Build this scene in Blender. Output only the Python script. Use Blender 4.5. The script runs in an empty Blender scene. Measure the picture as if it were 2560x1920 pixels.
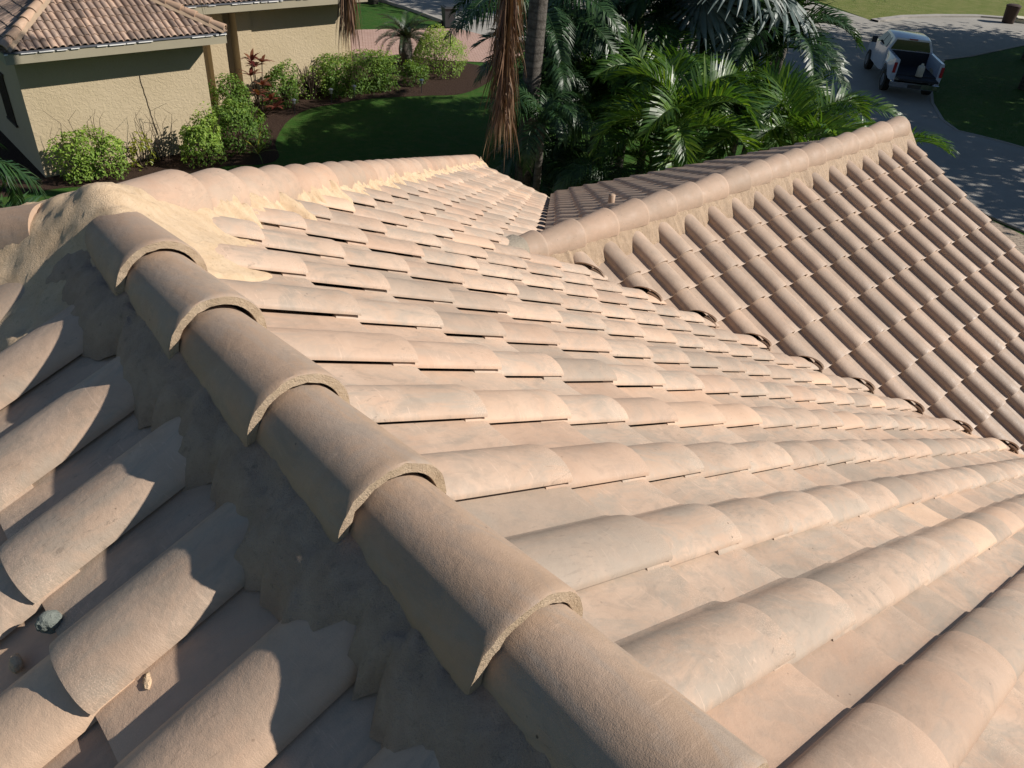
import bpy, bmesh, math, random
import numpy as np
from mathutils import Vector, Matrix
rng = np.random.default_rng(7); random.seed(7)
sc = bpy.context.scene
H = 7.4                                    # camera height above the ground

# ------------------------------------------------------------------ camera, sky, sun
cam = bpy.data.objects.new("camera", bpy.data.cameras.new("camera")); sc.collection.objects.link(cam)
AZ, EL, RO = 0.7665, -0.6189, 0.0854
F = Vector((math.sin(AZ)*math.cos(EL), math.cos(AZ)*math.cos(EL), math.sin(EL)))
R = F.cross(Vector((0, 0, 1))).normalized(); U = R.cross(F)
R2 = math.cos(RO)*R + math.sin(RO)*U; U2 = -math.sin(RO)*R + math.cos(RO)*U
M = Matrix((R2, U2, -F)).transposed().to_4x4(); M.translation = Vector((0, 0, H))
cam.matrix_world = M
cam.data.sensor_width = 36; cam.data.lens = 36*1985.8/2560
cam.data.clip_start = 0.05; cam.data.clip_end = 600
sc.camera = cam
SUN = Vector((0.66, -0.58, 0.60)).normalized()
w = bpy.data.worlds.new("World"); sc.world = w; w.use_nodes = True
nt = w.node_tree; sky = nt.nodes.new("ShaderNodeTexSky"); sky.sky_type = 'NISHITA'; sky.sun_disc = False
sky.sun_elevation = math.asin(SUN.z); sky.sun_rotation = math.atan2(SUN.x, SUN.y)
sky.air_density = 1.0; sky.dust_density = 0.1; sky.ozone_density = 2.5
nt.links.new(sky.outputs[0], nt.nodes["Background"].inputs[0]); nt.nodes["Background"].inputs[1].default_value = 0.050
sun = bpy.data.objects.new("sun", bpy.data.lights.new("sun", 'SUN')); sc.collection.objects.link(sun)
sun.data.energy = 4.6; sun.data.angle = math.radians(0.5); sun.data.color = (1.0, 0.935, 0.86)
sun.rotation_euler = SUN.to_track_quat('Z', 'Y').to_euler(); sun.location = (0, 0, 30)
sc.view_settings.view_transform = 'Standard'; sc.view_settings.look = 'None'
sc.view_settings.exposure = 0.42; sc.view_settings.gamma = 1.0
sc.cycles.max_bounces = 6; sc.cycles.diffuse_bounces = 2; sc.cycles.glossy_bounces = 2
sc.cycles.transmission_bounces = 4; sc.cycles.transparent_max_bounces = 6

# ------------------------------------------------------------------ mesh helpers
def mk(name, V, Fq, mat, parent=None, smooth=False, tr=None, uv=None):
    """link ONE mesh object; Fq: list of arrays of faces (each array same width) or one array"""
    me = bpy.data.meshes.new(name)
    V = np.asarray(V, np.float32)
    if isinstance(Fq, np.ndarray): Fq = [Fq]
    Fq = [np.asarray(f, np.int32) for f in Fq if len(f)]
    nl = sum(f.size for f in Fq); nf = sum(len(f) for f in Fq)
    me.vertices.add(len(V)); me.vertices.foreach_set("co", V.ravel())
    me.loops.add(nl); me.loops.foreach_set("vertex_index", np.concatenate([f.ravel() for f in Fq]))
    me.polygons.add(nf)
    tot = np.concatenate([np.full(len(f), f.shape[1], np.int32) for f in Fq])
    st = np.concatenate([[0], np.cumsum(tot)[:-1]]).astype(np.int32)
    me.polygons.foreach_set("loop_start", st); me.polygons.foreach_set("loop_total", tot)
    me.polygons.foreach_set("use_smooth", np.full(nf, bool(smooth)))
    me.update(calc_edges=True)
    if tr is not None:
        a = me.attributes.new("tr", 'FLOAT', 'POINT'); a.data.foreach_set("value", np.asarray(tr, np.float32))
    if uv is not None:
        l = me.uv_layers.new(name="UVMap"); idx = np.concatenate([f.ravel() for f in Fq])
        l.data.foreach_set("uv", np.asarray(uv, np.float32)[idx].ravel())
    me.validate()
    if mat: me.materials.append(mat)
    o = bpy.data.objects.new(name, me); sc.collection.objects.link(o)
    if parent: o.parent = parent
    return o
class MB:
    def __init__(s): s.V = []; s.F = {}; s.T = []; s.n = 0
    def add(s, V, F, tr=0.5):
        V = np.asarray(V, float).reshape(-1, 3)
        F = np.asarray(F, int)
        s.F.setdefault(F.shape[1], []).append(F + s.n)
        s.V.append(V); s.T.append(np.full(len(V), tr) if np.isscalar(tr) else np.asarray(tr)); s.n += len(V)
        return s
    def box(s, c, d, rz=0, tr=0.5, taper=1.0):
        x, y, z = np.array(d)/2
        v = np.array([(-x, -y, -z), (x, -y, -z), (x, y, -z), (-x, y, -z), (-x*taper, -y*taper, z), (x*taper, -y*taper, z), (x*taper, y*taper, z), (-x*taper, y*taper, z)])
        c_, s_ = math.cos(rz), math.sin(rz); v = v @ np.array([[c_, s_, 0], [-s_, c_, 0], [0, 0, 1]])
        return s.add(v + np.array(c), [(3, 2, 1, 0), (4, 5, 6, 7), (0, 1, 5, 4), (1, 2, 6, 5), (2, 3, 7, 6), (3, 0, 4, 7)], tr)
    def tube(s, P, r, n=8, tr=0.5, cap=True):
        P = np.asarray(P, float); r = np.full(len(P), r) if np.isscalar(r) else np.asarray(r)
        T = np.gradient(P, axis=0); T /= np.linalg.norm(T, axis=1)[:, None] + 1e-9
        a = np.array([0, 0, 1.]) if abs(T[0][2]) < .9 else np.array([1., 0, 0])
        V = []
        for i in range(len(P)):
            x = np.cross(a, T[i]); x /= np.linalg.norm(x) + 1e-9; y = np.cross(T[i], x)
            an = np.arange(n)*2*np.pi/n
            V.append(P[i] + r[i]*(np.cos(an)[:, None]*x + np.sin(an)[:, None]*y))
        V = np.concatenate(V); F = []
        for i in range(len(P)-1):
            for k in range(n): F.append((i*n+k, i*n+(k+1) % n, (i+1)*n+(k+1) % n, (i+1)*n+k))
        s.add(V, F, tr)
        if cap:
            for base, rev in ((0, True), ((len(P)-1)*n, False)):
                f = [base + k for k in range(n)]; f = f[::-1] if rev else f
                s.F.setdefault(n, []).append(np.array([f]) + s.n - len(V))
        return s
    def build(s, name, mat, parent=None, smooth=False, loc=None):
        o = mk(name, np.concatenate(s.V), [np.concatenate(f) for f in s.F.values()], mat, parent, smooth, np.concatenate(s.T))
        if loc: o.location = loc
        return o
def tag(o, label=None, cat=None, group=None, kind=None):
    if label: o["label"] = label
    if cat: o["category"] = cat
    if group: o["group"] = group
    if kind: o["kind"] = kind
    return o
def empty(name, loc=(0, 0, 0), rz=0):
    o = bpy.data.objects.new(name, None); sc.collection.objects.link(o); o.location = loc; o.rotation_euler = (0, 0, rz)
    o.empty_display_size = .2
    return o
def copy_tree(o, parent=None):
    c = o.copy(); sc.collection.objects.link(c); c.parent = parent
    for ch in list(o.children): copy_tree(ch, c)
    return c
def esplit(o, ang=35):
    m = o.modifiers.new("edges", 'EDGE_SPLIT'); m.split_angle = math.radians(ang); return o
def solid(o, t):
    m = o.modifiers.new("thickness", 'SOLIDIFY'); m.thickness = t; m.offset = -1; return o

# ------------------------------------------------------------------ material helpers
def srgb(r, g, b):
    f = lambda c: (c/255/12.92) if c/255 <= .04045 else ((c/255+.055)/1.055)**2.4
    return (f(r), f(g), f(b), 1)
class NM:
    def __init__(s, name, rough=.8, spec=.3):
        s.m = bpy.data.materials.new(name); s.m.use_nodes = True; s.t = s.m.node_tree
        s.b = s.t.nodes["Principled BSDF"]; s.b.inputs["Roughness"].default_value = rough
        s.b.inputs["Specular IOR Level"].default_value = spec
        s.tc = s.t.nodes.new("ShaderNodeTexCoord")
    def n(s, typ, **kw):
        n = s.t.nodes.new(typ)
        for k, v in kw.items(): setattr(n, k, v)
        return n
    def l(s, a, b): s.t.links.new(a, b)
    def noise(s, scale, detail=4, rough=.6, co='Object', stretch=None, dist=0):
        n = s.n("ShaderNodeTexNoise"); n.inputs["Scale"].default_value = scale; n.inputs["Detail"].default_value = detail
        n.inputs["Roughness"].default_value = rough; n.inputs["Distortion"].default_value = dist
        src = s.tc.outputs[co] if isinstance(co, str) else co
        if stretch:
            mp = s.n("ShaderNodeMapping"); mp.inputs["Scale"].default_value = stretch; s.l(src, mp.inputs[0]); src = mp.outputs[0]
        s.l(src, n.inputs["Vector"]); return n.outputs["Fac"]
    def ramp(s, fac, stops):
        n = s.n("ShaderNodeValToRGB"); e = n.color_ramp.elements
        while len(e) < len(stops): e.new(.5)
        for i, (p, c) in enumerate(stops):
            e[i].position = p; e[i].color = c if hasattr(c, '__len__') else (c, c, c, 1)
        s.l(fac, n.inputs[0]); return n.outputs[0]
    def mix(s, fac, a, b, mode='MIX'):
        n = s.n("ShaderNodeMix", data_type='RGBA', blend_type=mode)
        for sock, v in ((n.inputs[0], fac), (n.inputs[6], a), (n.inputs[7], b)):
            if hasattr(v, 'links') or isinstance(v, bpy.types.NodeSocket): s.l(v, sock)
            else: sock.default_value = v
        return n.outputs[2]
    def math(s, op, a, b=0.0):
        n = s.n("ShaderNodeMath", operation=op)
        for sock, v in ((n.inputs[0], a), (n.inputs[1], b)):
            if isinstance(v, bpy.types.NodeSocket): s.l(v, sock)
            else: sock.default_value = v
        return n.outputs[0]
    def attr(s, name="tr"):
        n = s.n("ShaderNodeAttribute"); n.attribute_name = name; return n.outputs["Fac"]
    def bump(s, h, strength=.3, dist=.01, normal=None):
        n = s.n("ShaderNodeBump"); n.inputs["Strength"].default_value = strength; n.inputs["Distance"].default_value = dist
        s.l(h, n.inputs["Height"])
        if normal is not None: s.l(normal, n.inputs["Normal"])
        return n.outputs[0]
    def done(s, col=None, normal=None, rough=None):
        if col is not None:
            if isinstance(col, bpy.types.NodeSocket): s.l(col, s.b.inputs["Base Color"])
            else: s.b.inputs["Base Color"].default_value = col
        if normal is not None: s.l(normal, s.b.inputs["Normal"])
        if rough is not None: s.l(rough, s.b.inputs["Roughness"])
        return s.m
def flat(name, c, rough=.7, spec=.3, metal=0, var=.12, scale=6, bump=0, bscale=60):
    m = NM(name, rough, spec); m.b.inputs["Metallic"].default_value = metal
    n = m.noise(scale, 5)
    col = m.mix(m.ramp(n, [(.3, 0), (.7, 1)]), tuple(x*(1-var) for x in c[:3]) + (1,), tuple(min(1, x*(1+var)) for x in c[:3]) + (1,))
    nb = m.bump(m.noise(bscale, 3), .4, bump) if bump else None
    return m.done(col, nb)

def tile_material(name, c1, c2, c3, rough=.62, spec=.35, grain=1.0, var=.16, smear=1.0, film=None):
    """painted concrete: per-tile tint, cloudy tone, brushed smears, dark specks, sand grain"""
    m = NM(name, rough, spec); uv = m.tc.outputs["UV"]; tr = m.attr()
    big = m.noise(4.2, 6, .66, uv, dist=.7)
    col = m.mix(m.ramp(big, [(.38, 0), (.62, 1)]), c1, c2)
    wash = m.noise(6.5, 5, .7, uv, (1.3, .5, 1), 1.2)      # greyish dusty film in brushed clouds
    col = m.mix(m.math('MULTIPLY', m.ramp(wash, [(.46, 0), (.60, 1)]), min(1, .9*smear)), col, c3)
    red = m.noise(3.1, 4, .6, uv, (1, .8, 1), .6)
    col = m.mix(m.math('MULTIPLY', m.ramp(red, [(.56, 0), (.70, 1)]), .28*smear), col, (c2[0]*1.06, c2[1]*.86, c2[2]*.76, 1))
    mid = m.noise(19, 6, .72, uv, (1, .5, 1), .8)
    col = m.mix(m.math('MULTIPLY', m.ramp(mid, [(.50, 0), (.66, 1)]), .6*smear), col, tuple(x*.80 for x in c3[:3]) + (1,))
    st = m.noise(30, 3, .6, uv, (.32, 1.7, 1), 2.4)        # pale scuffs
    patch = m.ramp(m.noise(4.2, 3, .5, uv), [(.47, 0), (.58, 1)])
    col = m.mix(m.math('MULTIPLY', m.math('MULTIPLY', m.ramp(st, [(.61, 0), (.67, 1)]), patch), .36*smear), col, tuple(min(1, x*1.38) for x in c2[:3]) + (1,))
    dk = m.noise(24, 5, .72, uv, (1.8, .45, 1), 2.6)       # dark scrapes
    patch2 = m.ramp(m.noise(2.3, 3, .5, uv), [(.50, 0), (.62, 1)])
    col = m.mix(m.math('MULTIPLY', m.math('MULTIPLY', m.ramp(dk, [(.59, 0), (.65, 1)]), patch2), .55*smear), col, tuple(x*.45 for x in c3[:3]) + (1,))
    bl = m.noise(9, 6, .8, uv, (1, .7, 1), 1.0)            # small black mould marks
    col = m.mix(m.math('MULTIPLY', m.ramp(bl, [(.70, 0), (.73, 1)]), .75*smear), col, (.06, .055, .05, 1))
    # specks of dirt
    vo = m.n("ShaderNodeTexVoronoi"); vo.inputs["Scale"].default_value = 34; m.l(uv, vo.inputs["Vector"])
    spk = m.math('MULTIPLY', m.ramp(vo.outputs["Distance"], [(.07, 1), (.11, 0)]), m.ramp(m.noise(7, 3, .6, uv), [(.55, 0), (.62, 1)]))
    col = m.mix(m.math('MULTIPLY', spk, .8), col, (.05, .04, .032, 1))
    # worn gritty band near the nose, single paler, greyer or pinker tiles
    tn = m.attr("tn"); grit = m.noise(330, 3, .8, uv)
    band = m.math('MULTIPLY', m.ramp(m.math('ADD', tn, m.math('MULTIPLY', m.noise(14, 4, .7, uv), .22)), [(.90, 0), (1.04, 1)]), m.ramp(grit, [(.5, 0), (.62, 1)]))
    col = m.mix(m.math('MULTIPLY', band, .5), col, tuple(min(1, x*1.42) for x in c2[:3]) + (1,))
    col = m.mix(m.ramp(tr, [(.0, .55*smear), (.16, .0)]), col, c3)
    col = m.mix(m.ramp(tr, [(.90, .0), (.97, .55*min(1, smear*smear))]), col, (c2[0]*1.16, c2[1]*1.06, c2[2]*.95, 1))
    col = m.mix(m.ramp(m.math('FRACT', m.math('MULTIPLY', tr, 7.31)), [(.62, 0), (1, .40*min(1, smear))]), col, (c1[0]*1.02, c1[1]*.90, c1[2]*.84, 1))
    # per tile tone
    col = m.mix(1.0, col, m.ramp(tr, [(0, 1-var), (1, 1+var*.6)]), 'MULTIPLY')
    g1 = m.noise(420, 3, .7, uv)
    g2 = m.noise(38, 5, .65, uv)
    col = m.mix(m.math('MULTIPLY', m.ramp(g1, [(.35, 0), (.75, 1)]), .10*grain), col, tuple(x*.5 for x in c1[:3]) + (1,))
    h = m.math('ADD', m.math('MULTIPLY', g1, .35*grain), g2)
    nb = m.bump(h, min(1, .42*max(1, grain*.75)), .004)
    rg = m.ramp(m.noise(11, 4, .6, uv), [(.3, rough-.12), (.7, rough+.14)])
    return m.done(col, nb, rg)
def mortar_material(name, c1, c2, c3, rough=.9):
    m = NM(name, rough, .2); g = m.noise(14, 6, .7, 'Object', dist=.6)
    col = m.mix(m.ramp(g, [(.36, 0), (.62, 1)]), c1, c2)
    col = m.mix(m.ramp(m.noise(47, 5, .7), [(.58, 0), (.74, .8)]), col, c3)
    col = m.mix(m.ramp(m.noise(260, 2, .6), [(.6, 0), (.8, .35)]), col, tuple(x*.35 for x in c1[:3]) + (1,))
    sp_ = m.math('MULTIPLY', m.ramp(m.noise(75, 5, .8, dist=1.5), [(.66, 0), (.70, 1)]), m.ramp(m.noise(9, 3, .6), [(.45, 0), (.6, 1)]))
    col = m.mix(m.math('MULTIPLY', sp_, .7), col, tuple(x*.25 for x in c3[:3]) + (1,))
    h = m.math('ADD', m.math('MULTIPLY', m.noise(60, 6, .75), 1.0), m.math('MULTIPLY', m.noise(320, 3, .7), .55))
    return m.done(col, m.bump(h, .8, .008))

M_tile = tile_material("painted_tile", (.465, .332, .240, 1), (.525, .388, .288, 1), (.40, .325, .255, 1))
M_tileP0 = tile_material("painted_tile_west", (.48, .34, .24, 1), (.55, .405, .295, 1), (.42, .335, .255, 1), .58, .4)
M_wing = tile_material("sealed_tile", (.40, .29, .208, 1), (.455, .335, .245, 1), (.35, .27, .205, 1), .55, .45, .5, .12, .6)
M_cap = tile_material("cap_tile", (.385, .27, .185, 1), (.44, .315, .225, 1), (.36, .29, .23, 1), .6, .35, 1.5, .06, .9)
M_capB = tile_material("hip_cap_tile", (.45, .31, .22, 1), (.50, .36, .262, 1), (.42, .32, .24, 1), .62, .35, .8, .1, .8)
M_capE = tile_material("glazed_cap_tile", (.42, .30, .215, 1), (.47, .34, .25, 1), (.38, .29, .215, 1), .68, .3, .5, .07, .45)
M_mortar = mortar_material("grey_mortar", (.37, .27, .20, 1), (.44, .33, .25, 1), (.21, .165, .13, 1))
M_sand = mortar_material("sandy_mortar", (.58, .42, .265, 1), (.66, .50, .335, 1), (.36, .265, .175, 1))
M_glue = mortar_material("sealed_mortar", (.36, .255, .165, 1), (.43, .31, .205, 1), (.25, .18, .12, 1), .4)
M_raw = mortar_material("raw_concrete_edge", (.44, .33, .22, 1), (.52, .40, .28, 1), (.26, .2, .14, 1))
M_brown = tile_material("brown_tile", (.33, .235, .175, 1), (.41, .30, .225, 1), (.24, .18, .15, 1), .6, .35, .5, .45, .8)
M_dark = flat("dark_underlay", (.03, .028, .026, 1), .9)
M_metal = flat("valley_metal", (.35, .36, .38, 1), .35, .5, .7)

# ------------------------------------------------------------------ roof numbers (metres, ridge and slopes)
P = 0.4519; TP = math.tan(P)
XA, ZA = .546, H - 1.0                     # main ridge
PB = 0.4632; TB = math.tan(PB)
YR = 3.62; ZE = H - 2.663 + .4986*(YR - 3.278)   # wing ridge
YP = 2.27                                   # where the main ridge ends and the hips start
EAVE = H - 5.02
XE = XA + (ZA - EAVE)/TP                    # eave x of the main slope
OFF = -.024
_th = np.radians(np.array([0, 10, 20, 32, 45, 60, 76, 92, 108, 124, 139, 152, 163, 172, 180]))
PROF = np.concatenate([np.stack([-.083 + .083*np.cos(_th), .0105 + .046*np.sin(_th)**.92], 1),
    np.array([(-.171, .0065), (-.182, .003), (-.20, .001), (-.235, 0), (-.275, .0005), (-.31, .003)])])
PROFS = PROF.copy()
PROF = np.array([(0, .0150), (-.0012, .0220), (-.006, .0275), (-.016, .0345), (-.031, .0415), (-.050, .0465), (-.072, .0488), (-.094, .0465), (-.114, .0400), (-.131, .0300),
                 (-.143, .0195), (-.152, .0110), (-.162, .0055), (-.178, .0020), (-.205, .0005), (-.245, 0), (-.28, .001), (-.31, .003)])
PROF[:13, 0] *= 1.10
PROFW = PROFS*np.array([1, 1.34]); PROFW[0, 1] += .004
PROF2 = np.array([(0, .004), (-.006, .022), (-.02, .038), (-.045, .047), (-.07, .045), (-.095, .034), (-.112, .016), (-.12, .003), (-.15, .004)])
def tile_field(name, O, Uv, Sv, cols, rows, mat, parent, prof=PROF, w=.298, L=.425, T=.026, thick=.012, jit=1.0, skip=None, gapcol=None):
    """cols: list of joint-edge positions along Uv; rows: nose positions along Sv"""
    O = np.array(O, float); Uv = np.array(Uv, float); Sv = np.array(Sv, float)
    N = np.cross(Uv, Sv); N = N if N[2] > 0 else -N
    K = len(prof); ss = np.array([0, .3, .75, .965, 1.0]); lift = np.array([0, .3, .75, .985, .93])*T; J = len(ss)
    base_u = np.tile(prof[:, 0]*(w/.298), J); base_h = np.tile(prof[:, 1], J) + np.repeat(lift, K); base_s = np.repeat((ss-1)*L, K)
    f = [(j*K+k, j*K+k+1, (j+1)*K+k+1, (j+1)*K+k) for j in range(J-1) for k in range(K-1)]
    flip = np.dot(np.cross(-Uv, Sv), N) < 0
    f = np.array(f); f = f[:, ::-1] if flip else f
    V = []; Fs = []; TR = []; UVs = []; n = 0
    for c, cu in enumerate(cols):
        for r, rs in enumerate(rows):
            if skip and skip(cu, rs): continue
            a, b_, g, yaw = rng.normal(0, .0012)*jit, rng.normal(0, .0035)*jit, rng.normal(0, .0010)*jit, rng.normal(0, .004)*jit
            hh = base_h.copy()
            if gapcol is not None and c == gapcol: hh = hh + .012*np.clip(1 + base_u/.12, 0, 1)
            u = cu + base_u + a + yaw*base_s; s = rs + base_s + b_ - yaw*base_u; h = hh + g + OFF
            V.append(O + u[:, None]*Uv + s[:, None]*Sv + h[:, None]*N)
            UVs.append(np.stack([base_u + rng.uniform(0, 90), base_s + rng.uniform(0, 90)], 1))
            TR.append(np.full(len(u), rng.uniform(0, 1))); Fs.append(f + n); n += len(u)
    o = mk(name, np.concatenate(V), np.concatenate(Fs), mat, parent, True, np.concatenate(TR), np.concatenate(UVs))
    a_ = o.data.attributes.new('tn', 'FLOAT', 'POINT'); a_.data.foreach_set('value', np.tile(np.repeat(ss, K), n//(K*J)).astype(np.float32))
    o["thick"] = thick
    return o
def clip(o, cuts):
    """cuts: (point, outward normal): remove the outward side"""
    bm = bmesh.new(); bm.from_mesh(o.data)
    for p, n in cuts:
        bmesh.ops.bisect_plane(bm, geom=bm.verts[:] + bm.edges[:] + bm.faces[:], plane_co=Vector(p), plane_no=Vector(n), clear_outer=True, dist=1e-5)
    bm.to_mesh(o.data); bm.free(); return o
def finish(o, ang=38):
    solid(o, o["thick"]); esplit(o, ang); del o["thick"]; return o

house = empty("house", (0, 0, 0)); tag(house, "beige barrel tile roof of the near house with capped ridges, hips and a wing", "house")
cP, sP = math.cos(P), math.sin(P); cB, sB = math.cos(PB), math.sin(PB)
DS = [.0137, .0161, -.0126, -.0283, -.006, -.001, .0127, .0068, -.0051, -.0036, -.0099, .0035, .0051, .0032, .0053]
rows1 = [.5457 + n*.343 + (DS[n] if n < 15 else 0) for n in range(25)]; rows1 = [r for r in rows1 if r < (XE-XA)/cP + .05]
def z1(x): return ZA - TP*(x - XA)
def xv1(y): return XA + (ZA - (ZE + TB*(y - YR)))/TP       # valley in front of the wing
def xv2(y): return XA + (ZA - (ZE - TB*(y - YR)))/TP       # valley behind the wing
def side_plane(a, b, off, flip):
    """vertical plane through plan points a->b, shifted; returns (point, outward normal)"""
    d = Vector((b[0]-a[0], b[1]-a[1], 0)).normalized(); n = Vector((d.y, -d.x, 0))
    if flip: n = -n
    return (Vector((a[0], a[1], 0)) + n*off, n)
def toslope(cu, rs): return XA + rs*cP, cu
# main east slope (sunlit), columns counted by the near edge of each roll
colsN = [1.172 + .298*c for c in range(-16, 9) if c != -4]; colsF = [1.172 + .298*c for c in range(9, 33)]
EV = (0, -1, 0); SV = (cP, 0, -sP)
v1a, v1b = (xv1(3.6), 3.6), (xv1(-1.5), -1.5); v2a, v2b = (xv2(3.6), 3.6), (xv2(9), 9.)
hipn = Vector((-1, 1, 0)).normalized()
def sk1(cu, rs):
    x = XA + rs*cP; y = cu
    if y - x > YP - XA + .6: return True
    if y < YR and x > xv1(y) + .75: return True
    if y >= YR and x > xv2(y) + .75: return True
    return False
a1 = tile_field("roof_slope", (XA, 0, ZA), EV, SV, [-c for c in colsN], rows1, M_tile, house, thick=.0118, skip=lambda cu, rs: sk1(-cu, rs))
clip(a1, [side_plane(v1a, v1b, .035, True), ((XA, YP, 0), hipn), ((XA+.05, 0, 0), (-1, 0, 0))])
a3 = tile_field("roof_slope", (XA, 0, ZA), EV, SV, [-(1.172 - .298*4 + .004)], rows1, M_tile, house, prof=PROFS*np.array([1.02, .98]), skip=lambda cu, rs: sk1(-cu, rs))
clip(a3, [side_plane(v1a, v1b, .035, True), ((XA+.05, 0, 0), (-1, 0, 0))]); finish(a3)
a2 = tile_field("roof_slope", (XA, 0, ZA), EV, SV, [-c for c in colsF], rows1, M_tile, house, thick=.0118, skip=lambda cu, rs: sk1(-cu, rs))
clip(a2, [side_plane(v2a, v2b, .035, False), ((XA, YP, 0), hipn)])
finish(a1); finish(a2)
# west slope (mostly in the ridge's shadow)
DW = .035
cols0 = [-(.978 + .298*c) for c in range(-9, 8)]; rows0 = [.566 + .343*n for n in range(12)]
b1 = tile_field("roof_slope", (XA, 0, ZA-DW), (0, -1, 0), (-cP, 0, -sP), cols0, rows0, M_tileP0, house, prof=np.stack([np.where(np.arange(len(PROFS)) < 16, PROFS[:, 0]*1.08, PROFS[:, 0]), PROFS[:, 1]*1.06], 1), thick=.014)
clip(b1, [((XA, YP, 0), Vector((1, 1, 0)).normalized()), ((XA-.05, 0, 0), (1, 0, 0))]); finish(b1)
# wing
wing_yaw = .0092; cw, sw = math.cos(wing_yaw), math.sin(wing_yaw)
O2 = (4.9159, 3.2781, H-2.6629)
D2 = [.0655, -.0158, -.0299, -.0175, -.0023]
rows2 = [n*.343 + (D2[n] if n < 5 else 0) for n in range(0, 16)]
cols2 = [.3127*c for c in range(-5, 14)]
U2v = (cw, sw, 0); S2v = (sw*cB, -cw*cB, -sB)
def sk2(cu, rs):
    x = O2[0] + cu*cw + rs*sw*cB; y = O2[1] + cu*sw - rs*cw*cB
    return x < xv1(y) - .7
c1_ = tile_field("roof_slope", O2, U2v, S2v, cols2, rows2, M_wing, house, prof=PROFW, w=.3127, T=.036, skip=sk2, )
clip(c1_, [side_plane(v1a, v1b, .005, False), ((0, YR-.04, 0), (0, 1, 0))]); finish(c1_)
rows3 = [.343*n + .30 for n in range(16)]
cols3 = [-(3.75 + .3127*c) for c in range(0, 18)]
def sk3(cu, rs): return -cu < xv2(YR + rs*cB) - .7
c2_ = tile_field("roof_slope", (0, YR, ZE), (-1, 0, 0), (0, cB, -sB), cols3, rows3, M_wing, house, prof=PROFW, w=.3127, T=.036, skip=sk3)
clip(c2_, [side_plane(v2a, v2b, -.03, True), ((0, YR+.04, 0), (0, -1, 0)), ((9.12, 0, 0), (1, 0, 0))]); finish(c2_)

# deck under the tiles, valley metal, walls
db = MB(); dz = -.11
def quad(mb, pts, tr=.5): mb.add(pts, [tuple(range(len(pts)))], tr)
ys = -5.2
quad(db, [(XA, ys, ZA+dz), (XE, ys, EAVE+dz), (XE, YP+XE-XA, EAVE+dz), (XA, YP, ZA+dz)])
quad(db, [(XA, ys, ZA+dz), (XA, YP, ZA+dz), (2*XA-XE, YP+XE-XA, EAVE+dz), (2*XA-XE, ys, EAVE+dz)])
quad(db, [(XA, YP, ZA+dz), (XE, YP+XE-XA, EAVE+dz), (2*XA-XE, YP+XE-XA, EAVE+dz)])
yw0 = YR - (ZE-EAVE)/TB; yw1 = YR + (ZE-EAVE)/TB
quad(db, [(3.3, YR, ZE+dz), (9.05, YR, ZE+dz), (9.05, yw0, EAVE+dz), (xv1(yw0), yw0, EAVE+dz)])
quad(db, [(9.05, YR, ZE+dz), (3.3, YR, ZE+dz), (xv2(yw1), yw1, EAVE+dz), (9.05, yw1, EAVE+dz)])
db.build("roof_deck", M_dark, house)
vm = MB()
for (pa, pb, sg) in ((v1a, v1b, 1), (v2a, v2b, -1)):
    d = np.array([pb[0]-pa[0], pb[1]-pa[1]]); d /= np.linalg.norm(d); n = np.array([d[1], -d[0]])*sg
    for A_, B_ in ((-.14, 0), (0, .14)):
        pts = []
        for pp, o_ in ((pa, A_), (pa, B_), (pb, B_), (pb, A_)):
            q = np.array(pp) + n*o_; zz = max(z1(q[0]), (ZE - TB*abs(q[1]-YR)))
            pts.append((q[0], q[1], zz - .042))
        quad(vm, pts)
vm.build("valley_flashing", M_metal, house)
M_wall = flat("house_stucco", (.42, .33, .2, 1), .9, .2, 0, .06, 3, .01, 40)
wb = MB(); wb.box(((2*XA)/2, (ys+.5+YP+XE-XA-.6)/2, (EAVE-.25)/2), (2*(XE-XA)-1.2, YP+XE-XA-.6-ys-.5, EAVE-.25))
wb.box((6.6, YR, (EAVE-.25)/2), (3.9, yw1-yw0-1.2, EAVE-.25)); wb.build("wall", M_wall, house)
gb = MB(); gb.add([(8.5, yw0+.6, EAVE-.3), (8.5, yw1-.6, EAVE-.3), (8.5, YR, ZE-.15), (8.4, yw0+.6, EAVE-.3), (8.4, yw1-.6, EAVE-.3), (8.4, YR, ZE-.15)], [(0, 1, 2), (5, 4, 3)]); gb.add([(0,0,0)]*0, np.zeros((0,4),int)) if False else None
gb.build("gable_wall", M_wall, house)
M_trim = flat("trim_paint", (.50, .43, .31, 1), .6, .3)
fb = MB(); fb.box((XE+.02, (ys+yw0)/2, EAVE-.10), (.03, yw0-ys, .18)); fb.build("fascia", M_trim, house)
MB().box((XE+.02, (yw1+YP+XE-XA)/2, EAVE-.10), (.03, YP+XE-XA-yw1, .18)).build("fascia", M_trim, house)

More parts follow.
